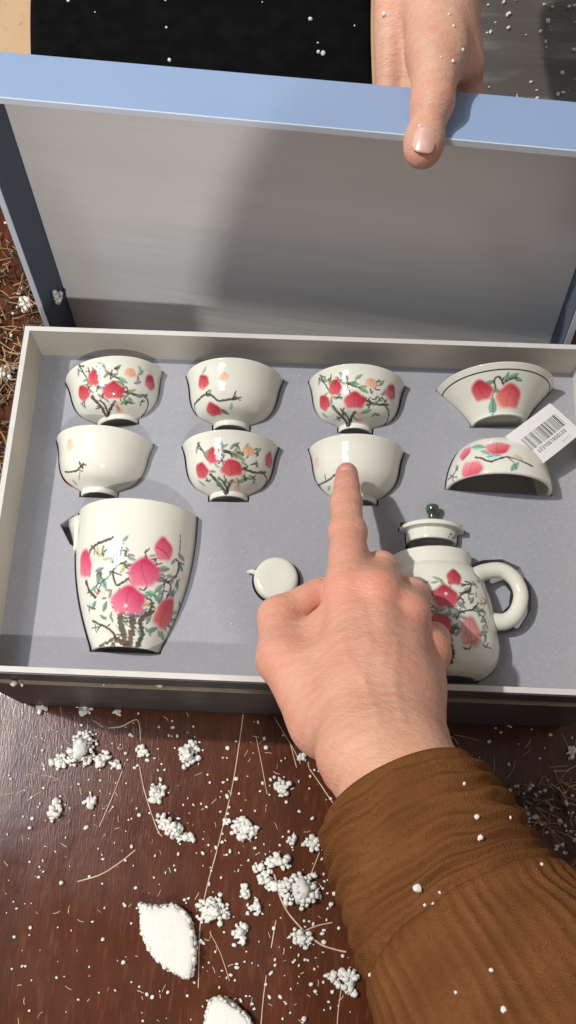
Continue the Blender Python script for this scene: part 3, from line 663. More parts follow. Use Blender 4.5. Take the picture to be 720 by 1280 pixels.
def hand_sdf(P):
    c = lambda a, b, ra, rb: sd_cone(P, a, b, ra, rb)
    palm = c(WR - (.010, 0, 0), I_mcp - UPH * .004, .0185, .0135)
    palm = smin(palm, c(WR, M_mcp - UPH * .004, .019, .0135), .0075)
    palm = smin(palm, c(WR2, R_mcp - UPH * .004, .0185, .0125), .0075)
    palm = smin(palm, c(WR2 + (.006, 0, -.004), K_mcp - UPH * .004, .0175, .0115), .010)
    palm = smin(palm, c(WR - UPH * .008, (M_mcp + R_mcp) / 2 - UPH * .022, .016, .012), .014)
    # forearm
    palm = smin(palm, c(WR - (.006, 0, 0), FA1, .0215, .024), .016); palm = smin(palm, c(WR2, FA1 + (.012, 0, 0), .020, .023), .016)
    palm = smin(palm, c(FA1, FA2, .026, .031), .012)
    # thenar mass and web
    palm = smin(palm, c(T_cmc, T_mcp, .0205, .0145), .016)
    palm = smin(palm, c(T_cmc - UPH * .004, I_mcp - UPH * .020, .016, .009), .014)
    palm = smin(palm, c(T_mcp + (.006, 0, -.004), U(402, 790, .122), .013, .012), .012)
    # tendons and knuckles
    for a, b in ((WR, I_mcp), (WR, M_mcp), (WR2, R_mcp), (WR2, K_mcp)):
        a2 = a + (b - a) * .25 + UPH * .0130; b2 = b + UPH * .0078
        palm = smin(palm, c(a2, b2, .0026, .0032), .0055)
    for k_ in (I_mcp, M_mcp, R_mcp, K_mcp): palm = smin(palm, np.linalg.norm(P - (k_ + UPH * .0025), axis=1) - .0108, .007)
    d = palm
    def finger(d, js, rs, k=.006):
        f = c(js[0], js[1], rs[0], rs[1]); f = smin(f, c(js[1], js[2], rs[1] * .97, rs[2]), .004); f = smin(f, c(js[2], js[3], rs[2] * .97, rs[3]), .004)
        f = smin(f, np.linalg.norm(P - js[1], axis=1) - rs[1] * 1.05, .003)
        return smin(d, f, k)
    d = finger(d, (I_mcp, I_pip, I_dip, I_tip), (.0132, .0110, .0097, .0078), .008)
    d = finger(d, (M_mcp, M_pip, M_dip, M_tip), (.0128, .0112, .0092, .0080), .008)
    d = finger(d, (R_mcp, R_pip, R_dip, R_tip), (.0122, .0108, .0090, .0076), .007)
    d = finger(d, (K_mcp, K_pip, K_dip, K_tip), (.0114, .0098, .0080, .0070), .007)
    th = smin(c(T_mcp, T_ip, .0140, .0126), c(T_ip, T_tip, .0122, .0092), .005)
    d = smin(d, th, .006)
    # skin folds over the finger joints and wrist
    for j, ax, r in ((I_pip, I_pip - I_mcp, .014), (I_dip, I_tip - I_dip, .012), (T_ip, T_ip - T_mcp, .014)):
        ax = ax / np.linalg.norm(ax); s_ = (P - j) @ ax; w = np.exp(-((P - j) ** 2).sum(1) / (r * r))
        d = d + w * .00035 * np.cos(s_ * 6.28 / .0028)
    ax = (FA1 - WR) / np.linalg.norm(FA1 - WR); s_ = (P - WR) @ ax
    d = d + .00022 * np.exp(-(s_ / .016) ** 2) * np.cos(s_ * 6.28 / .007)
    # veins on the back of the hand
    for vp in (((470, 900, .20), (455, 850, .19), (462, 800, .175), (452, 760, .16)), ((500, 900, .20), (492, 850, .19), (497, 800, .17)), ((455, 850, .19), (432, 820, .17), (420, 790, .15))):
        for a_, b_ in zip(vp[:-1], vp[1:]):
            pa, pb = U(*a_), U(*b_); ra_ = CAM - pa; ra_ /= np.linalg.norm(ra_)
            # distance measured in the view-free plane of the hand back
            ba = pb - pa; ba = ba - UPH * (ba @ UPH); pp = P - pa; pp = pp - np.outer(pp @ UPH, UPH); t_ = np.clip((pp @ ba) / (ba @ ba), 0, 1)
            d = d - .00035 * np.exp(-(np.linalg.norm(pp - np.outer(t_, ba), axis=1) / .0022) ** 2)
    d = d + .0004 * npnoise(P, 130, 6) + .00015 * npnoise(P, 420, 16)
    return d
pts = np.array([I_tip, M_pip, K_mcp, K_tip, T_ip, T_tip, M_tip, WR, FA2, U(340, 800, .12)])
V, Q = sdf_grid(hand_sdf, pts.min(0) - .036, pts.max(0) + .036, .0013)
me = np_mesh('person', V, Q)
red = (.66, .24, .17)
set_paint(me, skin_rgb(V, [(I_tip, .018, (.60, .23, .20), .8), (I_dip + UPH * .008, .008, (.60, .27, .19), .5), (I_pip + UPH * .01, .009, (.62, .27, .18), .6), (I_mcp + UPH * .012, .013, red, .45), (M_mcp + UPH * .012, .012, red, .5), (R_mcp + UPH * .012, .012, red, .5), (K_mcp + UPH * .012, .012, red, .5),
                           (T_tip, .014, (.62, .26, .20), .6), (T_ip, .012, red, .35), (T_mcp, .02, red, .25), (WR + UPH * .02, .03, (.60, .36, .22), .5)]))
person = link('person', me, 'skin')
tag(person, 'right hand in a brown knitted sleeve pointing with its index finger at a cup', 'person')
fwd = I_tip - I_dip; fwd /= np.linalg.norm(fwd); upv = np.cross(np.cross(fwd, UPH), fwd); upv /= np.linalg.norm(upv)
nail_mesh('fingernail', I_tip + fwd * .0005 + upv * .0066, fwd + upv * -.22, upv, .0115, .0100, .0022, person)
fwd = T_tip - T_ip; fwd /= np.linalg.norm(fwd); upv = np.cross(np.cross(fwd, np.array([-.55, .35, .7])), fwd); upv /= np.linalg.norm(upv)
nail_mesh('fingernail', T_tip + fwd * .001 + upv * .0078, fwd, upv, .0125, .0115, .0024, person)

# --- knitted sleeve with gathered cuff, going up to the shoulder outside the picture
a0, a1, a2 = U(500, 998, .203), U(575, 1143, .231), U(640, 1245, .251); dd_ = (a2 - a1) / np.linalg.norm(a2 - a1)
AX = catmull(np.array([a0, (a0 + a1) / 2 + (0, 0, .001), a1, a2, a2 + dd_ * .06, a2 + dd_ * .13 + (.006, 0, 0), a2 + dd_ * .19 + (.03, -.01, .03), a2 + dd_ * .21 + (.06, -.06, .12), a2 + dd_ * .21 + (.07, -.10, .22)]), 60)
seg = np.r_[0, np.cumsum(np.linalg.norm(np.diff(AX, axis=0), axis=1))]
NS, NPH = 620, 240
ss = np.linspace(0, seg[-1], NS); A = np.stack([np.interp(ss, seg, AX[:, i]) for i in range(3)], 1)
Tn = np.gradient(A, axis=0); Tn /= np.linalg.norm(Tn, axis=1)[:, None]
upz = np.array([0, 0, 1.0]); S1 = np.cross(Tn, upz); S1 /= np.linalg.norm(S1, axis=1)[:, None]; S2 = np.cross(S1, Tn)
CUFF = .064
ph = np.linspace(0, 2 * math.pi, NPH, endpoint=False)
SS, PH = np.meshgrid(ss, ph, indexing='ij')
rad = np.interp(ss, [0, .004, .02, .045, CUFF - .003, CUFF, CUFF + .006, .09, .13, .25, .40], [.0350, .0372, .0390, .0410, .0430, .0428, .0455, .0485, .051, .056, .062])
rr_ = np.repeat(rad[:, None], NPH, 1)
warp = .0022 * np.sin(PH * 2 + 1.0) + .0016 * np.sin(PH * 3 + 2.2) + .0008 * np.sin(PH * 5) + .0006 * np.sin(PH * 9 + SS * 120)
inc = np.clip((CUFF - SS) / .006, 0, 1) * np.clip(SS / .004, 0, 1)
amp = .0014 * (1 + .30 * np.sin(PH * 2 + SS * 90) + .25 * np.sin(PH * 5 - SS * 200))
fold = np.cos((SS + warp) * 2 * math.pi / .0088) ; fold = 1 - 2 * np.abs(np.sin((SS + warp) * math.pi / .0088)) ** 1.6
rr_ += inc * amp * fold
rr_ -= .0016 * np.exp(-((SS - CUFF - .0015 + .0006 * np.sin(PH * 9)) / .0013) ** 2)
out = np.clip((SS - CUFF - .003) / .01, 0, 1)
rr_ += out * (0.00042 * np.cos(PH * 46 + 1.2 * np.sin(SS * 60)) * (1 + .22 * np.sin(SS * 2 * math.pi / .0046)) * (1 + .6 * np.sin(PH * 7 + SS * 40)) + .0016 * np.sin(SS * 75 + PH * 2 + 1) + .0010 * np.sin(SS * 150 - PH * 3))
rr_ += (1 - out) * .00022 * np.cos(PH * 110)
ell = 1.0 + .10 * np.cos(2 * PH)
Vv = A[:, None] + (rr_ * ell)[..., None] * (np.cos(PH)[..., None] * S1[:, None] + np.sin(PH)[..., None] * S2[:, None])
# inner face of the cuff
inn = []
for f, k in ((.962, .0012), (.925, .0005), (.90, .006), (.88, .02)):
    i_ = int(np.searchsorted(ss, k)); inn.append(A[i_] + (rad[0] * f * ell[0])[..., None] * (np.cos(ph)[:, None] * S1[i_] + np.sin(ph)[:, None] * S2[i_]) - Tn[i_] * (.0008 if k < .002 else 0))
allV = np.concatenate([np.array(inn[::-1]), Vv], 0); n_ = allV.shape[0]
i, j = np.meshgrid(np.arange(n_ - 1), np.arange(NPH), indexing='ij'); j2 = (j + 1) % NPH
Q = np.stack([i * NPH + j, (i + 1) * NPH + j, (i + 1) * NPH + j2, i * NPH + j2], -1).reshape(-1, 4)
me = np_mesh('sweater_sleeve', allV.reshape(-1, 3), Q)
base = np.array([.172, .069, .025]); c = np.tile(base, (n_ * NPH, 1)); v_ = npnoise(allV.reshape(-1, 3), 300, 8)
SSf = np.concatenate([np.zeros((4, NPH)), SS], 0).ravel(); PHf = np.concatenate([np.tile(ph, (4, 1)), PH], 0).ravel()
wale = np.clip(.5 + .5 * np.cos(PHf * 46 + 1.2 * np.sin(SSf * 60)) * (.6 + .4 * np.sin(PHf * 7 + SSf * 40)) * (SSf > CUFF), 0, 1)
c *= (1 + .10 * v_ + .06 * npnoise(allV.reshape(-1, 3), 110, 18))[:, None]; c[SSf > CUFF] *= (.80 + .28 * wale[SSf > CUFF])[:, None]
set_paint(me, np.clip(c, 0, 1)); sleeve = link('sweater_sleeve', me, 'knit', person)

# --- unseen chest of the same person, shaped and placed to shade the lid lining
sh = AX[-1]
def chest(P):
    c = lambda a, b, ra, rb: sd_cone(P, a, b, ra, rb)
    d = c(sh, sh + (.02, -.05, .06), .075, .085)
    d = smin(d, c((.25, -.64, .0), (.215, -.51, .70), .18, .20), .05); d = smin(d, c((.135, -.50, .79), (.33, -.50, .80), .115, .10), .07); d = smin(d, c((.22, -.50, .90), (.22, -.49, 1.0), .075, .065), .06)
    return d + .004 * npnoise(P, 40, 3)
V, Q = sdf_grid(chest, (-.10, -.95, -.20), (.75, -.2, 1.1), .012)
me = np_mesh('sweater_chest_blocker', V, Q); set_paint(me, np.tile(base, (len(V), 1))); link('sweater_chest_blocker', me, 'knit', person)

# --- the other person's hand on the lid
other = None
def lid_px(px, py, b):      # pixel to the plane b metres along the lid's height
    return unp_plane(px, py, LO + lu * b, lu)
t_tip = lid_px(529, 180, LH + .0005); t_ip = lid_px(541, 128, LH + .0105); t_mcp = lid_px(546, 66, LH + .016)
w1 = lid_px(545, -10, LH + .024); w2 = lid_px(548, -120, LH + .034); w3 = lid_px(552, -320, LH + .05)
t_tip = t_tip + lnn * .004
t_tip[2] += -.003
p_a = lid_px(580, 96, LH + .004); p_b = lid_px(583, 40, LH + .010)
def hand2(P):
    c = lambda a, b, ra, rb: sd_cone(P, a, b, ra, rb)
    d = smin(c(t_mcp, t_ip, .0158, .0126), c(t_ip, t_tip, .0118, .0098), .005)
    d = smin(d, np.linalg.norm(P - (t_tip + (t_ip - t_tip) * .2), axis=1) - .0112, .006)
    d = smin(d, c(w1, t_mcp, .0235, .0180), .012)
    d = smin(d, c(w1, w2, .022, .026), .014); d = smin(d, c(w2, w3, .027, .034), .014)
    # palm and fingers pressed on the outside of the lid
    pl_ = c(w1 + lx * .008, p_a - lnn * .012, .018, .012)
    d = smin(d, pl_, .010)
    for k in range(4):
        a = p_a + lx * (.006 - k * .017) - lnn * .010; a = a - lu * .006
        kn_ = lidp((a - LO) @ lx, LH - .012 - .003 * abs(k - 1), -.0165); tp = lidp((a - LO) @ lx - .004, LH - .075 + .008 * abs(k - 1), -.0130)
        d = smin(d, smin(c(w1 + lx * (.010 - .012 * k), kn_, .014, .0095), c(kn_, tp, .0095, .0078), .004), .005)
    lc = (P - LO) @ lu
    for j, ax, r in ((t_ip, t_ip - t_mcp, .014),):
        ax = ax / np.linalg.norm(ax); s_ = (P - j) @ ax; d = d + np.exp(-((P - j) ** 2).sum(1) / (r * r)) * .0004 * np.cos(s_ * 6.28 / .003)
    return d + .0005 * npnoise(P, 140, 12)
pts = np.array([t_tip, t_ip, w1, w3, p_a, lidp((p_a - LO) @ lx - .07, LH - .08, -.02)])
V, Q = sdf_grid(hand2, pts.min(0) - .04, pts.max(0) + .04, .0014)
me = np_mesh('person', V, Q); set_paint(me, skin_rgb(V, [(t_tip, .014, (.60, .28, .21), .6), (t_ip, .012, red, .4)], (.65, .36, .26)))
other = link('person', me, 'skin'); tag(other, 'hand gripping the upper edge of the upright lid, thumb hooked over it', 'person')
fwd = t_tip - t_ip; fwd /= np.linalg.norm(fwd); view = CAM - t_tip; view /= np.linalg.norm(view); upv = view - fwd * (view @ fwd); upv /= np.linalg.norm(upv)
nail_mesh('thumbnail', t_tip - fwd * .0015 + upv * .0119, fwd - upv * .06, upv, .0150, .0138, .0030, other)

# ================================================================== behind the lid: cardboard and black cloth
cb = MB(); zc = ZT + .012
def slab(px, z0, z1, name, m, jag=0, parent=None, sub=10):
    P = [unp(x, y, z1) for x, y in px]; V = []; n = 0
    ring = []
    for i in range(len(P)):
        a, b = P[i], P[(i + 1) % len(P)]
        for k in range(sub): ring.append(a + (b - a) * k / sub + np.array([rnd.uniform(-jag, jag), rnd.uniform(-jag, jag), 0]))
    n = len(ring); bm = bmesh.new()
    vt = [bm.verts.new(tuple(p)) for p in ring]; ft = bm.faces.new(vt)
    if ft.normal.z < 0: pass
    r = bmesh.ops.extrude_face_region(bm, geom=[ft]); 
    for g in r['geom']:
        if isinstance(g, bmesh.types.BMVert): g.co.z += (z0 - z1)
    bmesh.ops.recalc_face_normals(bm, faces=bm.faces[:])
    me = bpy.data.meshes.new(name); bm.to_mesh(me); bm.free(); return link(name, me, m, parent, False)
o = slab([(-160, -260), (512, -260), (516, 160), (-160, 110)], ZT + .0005, ZT + .0055, 'cardboard_sheet', 'cardboard', .0003); tag(o, 'tan cardboard sheet lying behind the lid under a black cloth', 'cardboard')
# black cloth as a softly rumpled thick sheet
def cloth(px0, px1, py0, py1, name):
    nu_, nv_ = 90, 70; V = []
    for i in range(nu_):
        for j in range(nv_):
            u = i / (nu_ - 1); v = j / (nv_ - 1)
            p = unp(px0 + (px1 - px0) * u + 2.5 * math.sin(v * 7) , py0 + (py1 - py0) * v, ZT + .010)
            e = min(u, 1 - u, v, 1 - v); h = .004 * min(1, e * 30) ** .5
            p[2] = ZT + .0062 + h + max(0, .0022 * math.sin(u * 9 + v * 3) + .0018 * math.sin(v * 13 - u * 4)) * min(1, e * 12); V.append(p)
    Q = [(i * nv_ + j, i * nv_ + j + 1, (i + 1) * nv_ + j + 1, (i + 1) * nv_ + j) for i in range(nu_ - 1) for j in range(nv_ - 1)]
    mb = MB(); mb.add(V, Q); o = mb.build(name, 'black_cloth'); md = o.modifiers.new('thick', 'SOLIDIFY'); md.thickness = .003; return o
tag(cloth(39, 466, -230, 150, 'black_cloth'), 'black cloth spread over the cardboard behind the lid', 'cloth')

nu_, nv_ = 70, 60; Vp = []
for i in range(nu_):
    for j in range(nv_):
        u = i / (nu_ - 1); v = j / (nv_ - 1); p = unp(540 + 420 * u, -260 + 420 * v, ZT + .002)
        yy = -260 + 420 * v - 14 * u; p[2] = ZT + .0012 + .0075 * math.exp(-((yy - 76) / 12) ** 2) + .0012 * (1 + math.sin(u * 11 + v * 5) * math.sin(v * 17 - u * 3)); Vp.append(p)
mb = MB(); mb.add(Vp, [(i * nv_ + j, i * nv_ + j + 1, (i + 1) * nv_ + j + 1, (i + 1) * nv_ + j) for i in range(nu_ - 1) for j in range(nv_ - 1)])
ps = mb.build('plastic_sheet', 'grey_plastic'); md = ps.modifiers.new('thick', 'SOLIDIFY'); md.thickness = .0006
tag(ps, 'dark grey creased plastic sheet with crumbs on it, beside the gripping hand', 'plastic sheet')
# ================================================================== polystyrene and fibres
ico = bmesh.new(); bmesh.ops.create_icosphere(ico, subdivisions=2, radius=1); ICO_V = np.array([v.co[:] for v in ico.verts]); ICO_F = [tuple(v.index for v in f.verts) for f in ico.faces]; ico.free()
ico = bmesh.new(); bmesh.ops.create_icosphere(ico, subdivisions=1, radius=1); IC1_V = np.array([v.co[:] for v in ico.verts]); IC1_F = [tuple(v.index for v in f.verts) for f in ico.faces]; ico.free()
def bead(mb, c, r, q, lowpoly=False, sq=.12):
    B, Fc = (IC1_V, IC1_F) if lowpoly else (ICO_V, ICO_F)
    s = np.array([q.uniform(1 - sq, 1 + sq) for _ in range(3)]) * r; a = q.uniform(0, 6.28)
    V = (B * s) @ _rz(a).T; V = V @ _rx(q.uniform(0, 6.28)).T; V *= (1 + .13 * np.sin(B @ np.array([3, 5, 2.]) + a) + .08 * np.sin(B @ np.array([-4, 2, 5.]) + 2 * a))[:, None]
    V = V * (1 + .30 * (nrs.rand(len(V), 1) - .5)); mb.add(V + c, Fc)
def clump(px, py, size, seed, label, n=None, elong=(1, 1, 0), zt=ZT, group='clumps of polystyrene beads on the table', br=.0017, name='polystyrene_clump', hgt=1.0):
    """size: half extent in photo pixels"""
    q = random.Random(seed); R = size * .9 / 15.9 / 100; c = unp(px, py, zt); mb = MB(); n = n or max(5, int(1.15 * (R / br) ** 2))
    pts = []
    for k in range(n * 5):
        if len(pts) >= n: break
        a = q.uniform(0, 6.28); d = R * math.sqrt(q.random()); x = d * math.cos(a) * elong[0]; y = d * math.sin(a) * elong[1]; ca, sa = math.cos(elong[2]), math.sin(elong[2])
        r = br * q.choice((.55, .8, 1, 1, 1.15, 1.4)) * q.uniform(.85, 1.15); lay = max(0, (1 - (d / R) ** 2)) * R * .55 * hgt
        z = r * .96 + q.uniform(0, 1) * lay
        p = np.array([x * ca - y * sa, x * sa + y * ca, z])
        if all(np.linalg.norm(p - o_[0]) > .52 * (r + o_[1]) for o_ in pts): pts.append((p, r))
    # pull loose beads to touch a neighbour
    for i in range(1, len(pts)):
        p, r = pts[i]; j = min(range(i), key=lambda k: np.linalg.norm(pts[k][0] - p)); dv = pts[j][0] - p; dd = np.linalg.norm(dv); gap = dd - .9 * (r + pts[j][1])
        if gap > 0: p = p + dv / dd * gap; p[2] = max(p[2], r * .95); pts[i] = (p, r)
    core = ICO_V * np.array([R * .5 * elong[0], R * .5 * elong[1], R * .36 * hgt]); core = core @ _rz(elong[2]).T
    core = core * (1 + .42 * npnoise(ICO_V * 1.0 + seed, 6.5, seed))[:, None]; core[:, 2] = np.maximum(core[:, 2] + R * .25 * hgt, .0001)
    if R > .004: mb.add(c + core, ICO_F)
    for p, r in pts: bead(mb, c + p, r, q, lowpoly=len(pts) > 60, sq=.34)
    o = mb.build(name, 'polystyrene'); tag(o, label, 'polystyrene', group); return o
SM = 'small clump of white polystyrene beads lying loose on the brown table'
clump(103, 936, 25, 1, 'grey-white polystyrene clump, the bulkiest bead heap by the front of the tray', br=.0017, elong=(.85, 1.1, 0), hgt=1.5)
clump(70, 1012, 14, 2, 'slender upright white polystyrene clump below the bulky grey-white heap', elong=(.55, 1.1, -.3)); clump(236, 944, 19, 3, 'jagged white polystyrene lump with a pointed top, by the front of the tray', elong=(.7, 1.0, -.3), hgt=1.4)
clump(177, 941, 10, 4, SM); clump(197, 990, 15, 5, 'white polystyrene clump at the upper end of the long bead chain', elong=(.7, 1, .2)); clump(216, 1035, 24, 6, 'long chain of white polystyrene beads lying loose on the brown table', elong=(1.1, .42, -.6)); clump(238, 1048, 9, 61, 'little white polystyrene clump at the lower end of the long bead chain')
clump(306, 1036, 17, 7, SM); clump(266, 1139, 21, 8, 'white polystyrene bead cluster touching the big flat chunk side', elong=(1.1, .75, 0)); clump(302, 1166, 13, 9, 'squat white polystyrene clump beside the longest fibre, across from the flat chunk', elong=(.8, 1, 0)); clump(320, 1133, 9, 10, SM)
clump(377, 1113, 27, 11, 'spiky white polystyrene heap lying against the brown cuff', elong=(1, .9, .3), br=.0018, hgt=1.2); clump(350, 1077, 14, 12, SM, elong=(1.3, .7, 0)); clump(390, 1056, 11, 13, 'compact white polystyrene clump just above the spiky heap'); clump(376, 1174, 15, 14, 'white polystyrene bead cluster beside a curved pale fibre', elong=(1, .9, 0))
clump(334, 1100, 12, 15, SM); clump(357, 1106, 14, 16, SM, elong=(1.2, .6, .2)); clump(417, 1218, 10, 17, 'small white polystyrene clump beside the one poking from under the sleeve'); clump(436, 1227, 15, 18, 'white polystyrene clump poking out from under the sleeve'); clump(54, 884, 9, 19, SM); clump(106, 886, 12, 20, 'yellowish polystyrene bead clump in the shadow of the tray')
clump(130, 948, 10, 21, SM); clump(74, 954, 12, 22, 'small white polystyrene clump touching the outer side of the bulky heap'); clump(113, 1000, 9, 23, SM); clump(353, 984, 12, 24, 'small white polystyrene clump between the wrist and a straight fibre'); clump(325, 1085, 8, 25, SM); clump(379, 945, 8, 26, 'tiny white polystyrene clump where two fibres cross beside the wrist'); clump(283, 1026, 5, 27, SM); clump(365, 1052, 7, 28, SM)
clump(307, 1112, 9, 29, SM, elong=(.6, 1.1, 0)); clump(145, 955, 8, 30, SM); clump(148, 889, 6, 31, SM); clump(714, 940, 10, 32, 'bright white polystyrene clump in the shade beyond the sleeve')
clump(34, 381, 13, 33, 'white polystyrene clump among shredded straw beside the lid', br=.0022)
clump(8, 466, 16, 34, 'white polystyrene clump among shredded straw beside the tray wall', br=.0022)
# flat broken chunks
def chunk(px, th, name, label, seed, zt=ZT):
    q = random.Random(seed); poly = [unp(x, y, zt + th) for x, y in px]; cen = sum(poly) / len(poly); mb = MB()
    ring = catmull(np.array(poly + [poly[0]]), 8)[:-1]; n = len(ring); rows = [(0, .90), (.15, .98), (.5, 1.0), (.85, .985), (.97, .94), (1.01, .8), (1.03, .55), (1.035, .3), (1.035, .01)]; V = []
    for f, s in rows:
        for k, p in enumerate(ring):
            x = cen + (p - cen) * s; V.append(np.array([x[0] + q.uniform(-1, 1) * .0004 * (f < 1), x[1] + q.uniform(-1, 1) * .0004 * (f < 1), zt + th * f]))
    mb.add(V, [(i * n + k, i * n + (k + 1) % n, (i + 1) * n + (k + 1) % n, (i + 1) * n + k) for i in range(len(rows) - 1) for k in range(n)])
    for k in range(n * 2):
        p = ring[k % n]; bead(mb, np.array([*(cen + (p - cen) * q.uniform(.95, 1.0))[:2], zt + th * q.uniform(.12, .92)]), q.uniform(.0014, .0022), q)
    for k in range(0): pass
    o = mb.build(name, 'polystyrene'); tag(o, label, 'polystyrene', 'broken polystyrene chunks'); return o
chunk([(174, 1131), (194, 1135), (216, 1133), (233, 1146), (240, 1168), (243, 1192), (236, 1222), (214, 1214), (192, 1196), (178, 1166)], .011, 'polystyrene_chunk', 'large flat leaf-shaped white polystyrene chunk casting a dark shadow on the table', 4)
chunk([(262, 1254), (276, 1250), (296, 1262), (312, 1280), (318, 1310), (262, 1310), (256, 1284)], .012, 'polystyrene_chunk', 'knobbly white polystyrene chunk near the table front, smaller than the leaf-shaped one', 5)
mbw = MB(); q = random.Random(9); cc = lidp(-LW / 2 + .0052, .068, LD * .52)
for k in range(12): bead(mbw, cc + np.array([q.uniform(-.0015, .002), q.uniform(-.004, .004), q.uniform(-.006, .006)]), .0022, q)
tag(mbw.build('polystyrene_clump', 'polystyrene'), 'white polystyrene clump stuck to the inner side wall of the lid', 'polystyrene', 'clumps of polystyrene beads on the table')

# loose tiny crumbs: nobody could count them
mb = MB(); q = random.Random(21)
def scatter(n, x0_, x1_, y0_, y1_, z, rlo, rhi, sq=.35):
    for _ in range(n):
        x, y = q.uniform(x0_, x1_), q.uniform(y0_, y1_); r = q.uniform(rlo, rhi); c = unp(x, y, z); bead(mb, c + np.array([0, 0, r * .8]), r, q, True, sq)
scatter(220, 0, 440, 890, 1280, ZT, .0004, .0011); scatter(75, 0, 440, 890, 1280, ZT, .0009, .0018, .4); scatter(110, 250, 430, 1040, 1280, ZT, .0005, .0018, .45); scatter(90, 40, 430, 900, 1100, ZT, .0005, .0015, .5)
scatter(45, 560, 720, 895, 1080, ZT, .0006, .0016); scatter(75, 610, 720, 980, 1080, ZT, .0012, .0026); scatter(70, 600, 760, -40, 130, ZT + .003, .0006, .0024); scatter(60, -20, 70, 260, 640, ZT, .001, .0022)
scatter(14, 45, 460, -20, 95, ZT + .0105, .0006, .0013)
for (x, y, r) in [(404, 68, .0026), (212, 76, .0019), (388, 25, .002), (86, 2, .002), (398, 66, .0018)]: bead(mb, unp(x, y, ZT + .011) + np.array([0, 0, r * .6]), r, q)
for (x, y, r, z) in [(685, 460, .0009, ZF), (305, 690, .0006, ZF), (322, 681, .0005, ZF), (560, 655, .0006, ZF), (290, 780, .0006, ZF), (60, 600, .0006, ZF), (375, 470, .0006, ZF), (262, 700, .0005, ZF), (18, 854, .0022, .0452), (28, 856, .0014, .0452), (200, 857, .0018, .0452), (130, 856, .0008, .0452)]: bead(mb, unp(x, y, z) + np.array([0, 0, r * .6]), r, q, True, .3)
crumbs = mb.build('polystyrene_crumbs', 'polystyrene'); tag(crumbs, 'fine white polystyrene crumbs scattered over the table', 'crumbs', kind='stuff')
# crumbs clinging to sleeve and hands
mb = MB()
def on_surface(V, px, py):
    P = pj(V); d = (P[:, 0] - px) ** 2 + (P[:, 1] - py) ** 2; near = np.where(d < 9)[0]
    if not len(near): near = np.array([int(np.argmin(d))])
    return V[near[np.argmin(np.linalg.norm(V[near] - CAM, axis=1))]]
sv = allV.reshape(-1, 3); ov = np.array([v.co[:] for v in other.data.vertices])
for (x, y, r) in [(521, 1110, .0017), (596, 1019, .0012), (603, 1047, .0013), (582, 978, .0009), (628, 1263, .0011), (613, 1212, .0009), (460, 1220, .0008), (540, 1128, .0007), (552, 1115, .0006), (570, 1240, .0007), (676, 1078, .0007), (640, 1022, .0007), (530, 1130, .0007)]: bead(mb, on_surface(sv, x, y), r, q)
mb.build('clinging_crumbs', 'polystyrene', sleeve)['kind'] = 'stuff'
mb = MB()
for (x, y, r) in [(479, 17, .0016), (569, 76, .0012), (581, 62, .001), (563, 17, .0008), (567, 30, .0009), (522, 158, .0010), (552, 70, .0007)]: bead(mb, on_surface(ov, x, y), r, q)
mb.build('clinging_crumbs', 'polystyrene', other)['kind'] = 'stuff'

# long pale fibres on the table
FIB = [([(305, 885), (299, 930), (290, 985), (272, 1060), (258, 1112), (250, 1160), (248, 1235)], .00042, 'longest pale fibre, running from the tray front past the flat polystyrene chunk'),
       ([(320, 920), (327, 955), (334, 993)], .0003, None), ([(170, 1062), (150, 1078), (126, 1093), (97, 1102)], .00055, 'stout pale splinter lying alone on bare brown table'), ([(157, 952), (143, 990), (124, 1034)], .00035, None), ([(174, 955), (181, 990), (196, 1035), (203, 1046)], .00045, None),
       ([(135, 910), (152, 908), (172, 900), (176, 925)], .0005, 'forked pale fibre bent into a hook near the tray front'), ([(116, 900), (130, 909)], .0004, None), ([(387, 961), (405, 987), (425, 1017)], .00045, None), ([(426, 990), (417, 1018), (408, 1041)], .0005, None), ([(400, 1064), (393, 1082), (386, 1100)], .0004, None),
       ([(343, 1093), (350, 1120), (359, 1139), (372, 1155), (385, 1168), (402, 1181), (420, 1187), (433, 1190)], .0007, 'thick curved pale fibre arching towards the cuff'), ([(382, 1163), (397, 1157), (416, 1153)], .0005, None), ([(333, 1219), (329, 1250), (326, 1285)], .0004, None), ([(427, 1234), (423, 1262), (421, 1290)], .0004, None),
       ([(368, 1115), (358, 1135)], .0004, None), ([(345, 1150), (339, 1185)], .0004, None), ([(262, 1165), (275, 1190), (287, 1226)], .0003, None), ([(342, 895), (366, 935), (376, 955)], .0004, None), ([(363, 930), (371, 960)], .0004, None)]
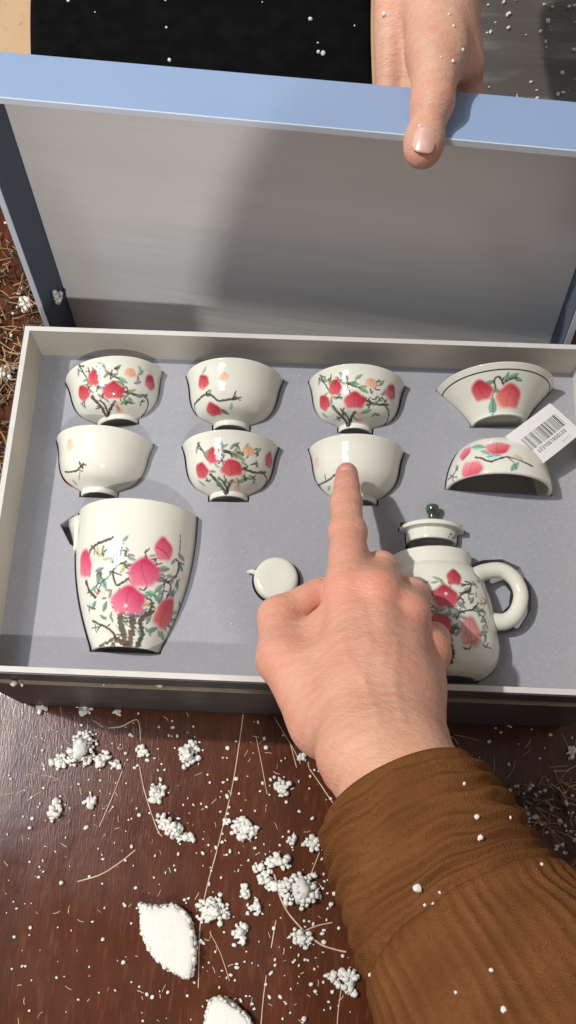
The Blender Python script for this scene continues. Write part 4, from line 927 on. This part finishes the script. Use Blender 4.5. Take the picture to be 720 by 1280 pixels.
for pts_, r, lb in FIB:
    P = catmull(np.array([unp(x, y, ZT + r * .8) for x, y in pts_]), 8); P[:, 2] += np.abs(np.sin(np.arange(len(P)) * .7)) * .0003; V, Q = tube(P, r, 6); mb = MB(); mb.add(V, Q); o = mb.build('plant_fibre', 'fibre')
    tag(o, lb or 'fine straight pale fibre lying on the brown table', 'fibre', 'pale fibres on the table')
# short fluff and shredded straw: uncountable
mb = MB(); q = random.Random(33); mbs = MB(); mbd = MB()
def straws(mb, n, box, z, rlo, rhi, llo, lhi, tilt=.3, zr=0.0):
    for _ in range(n):
        c = unp(q.uniform(box[0], box[1]), q.uniform(box[2], box[3]), z); a = q.uniform(0, 6.28); l = q.uniform(llo, lhi) / 2; b = q.uniform(-tilt, tilt); d = np.array([math.cos(a), math.sin(a), b]) * l
        c[2] = z + abs(d[2]) + q.uniform(0, zr); bw = np.array([-math.sin(a), math.cos(a), 0]) * q.uniform(-.25, .25) * l; r = q.uniform(rlo, rhi)
        P = np.array([c - d, c + bw, c + d]); V, Q = tube(catmull(P, 3), r, 4); mb.add(V, Q)
straws(mb, 110, (0, 430, 890, 1280), ZT + .0004, .00015, .0004, .002, .006, .02); straws(mb, 18, (0, 90, 890, 1000), ZT + .0004, .0002, .0003, .008, .02, .02)
straws(mbs, 330, (-30, 62, 300, 660), ZT + .001, .0003, .0009, .006, .022, .35, .008); straws(mbd, 260, (-30, 62, 290, 660), ZT + .001, .0004, .0012, .004, .016, .35, .006)
straws(mbs, 60, (600, 730, 975, 1090), ZT + .001, .0003, .0006, .01, .03, .5, .012); straws(mbd, 50, (600, 730, 985, 1090), ZT + .001, .0003, .0006, .01, .03, .5, .012); straws(mb, 30, (560, 720, 920, 1000), ZT + .0006, .0002, .0003, .006, .02, .05)
tag(mb.build('table_fluff', 'fibre'), 'short pale fluff and slivers strewn on the brown table', 'fluff', kind='stuff')
tag(mbs.build('shredded_straw', 'straw'), 'tan shredded straw litter on the table around the box', 'straw', kind='stuff')
tag(mbd.build('dark_litter', 'dark_debris'), 'dark brown shredded litter mixed among the straw on the table', 'litter', kind='stuff')
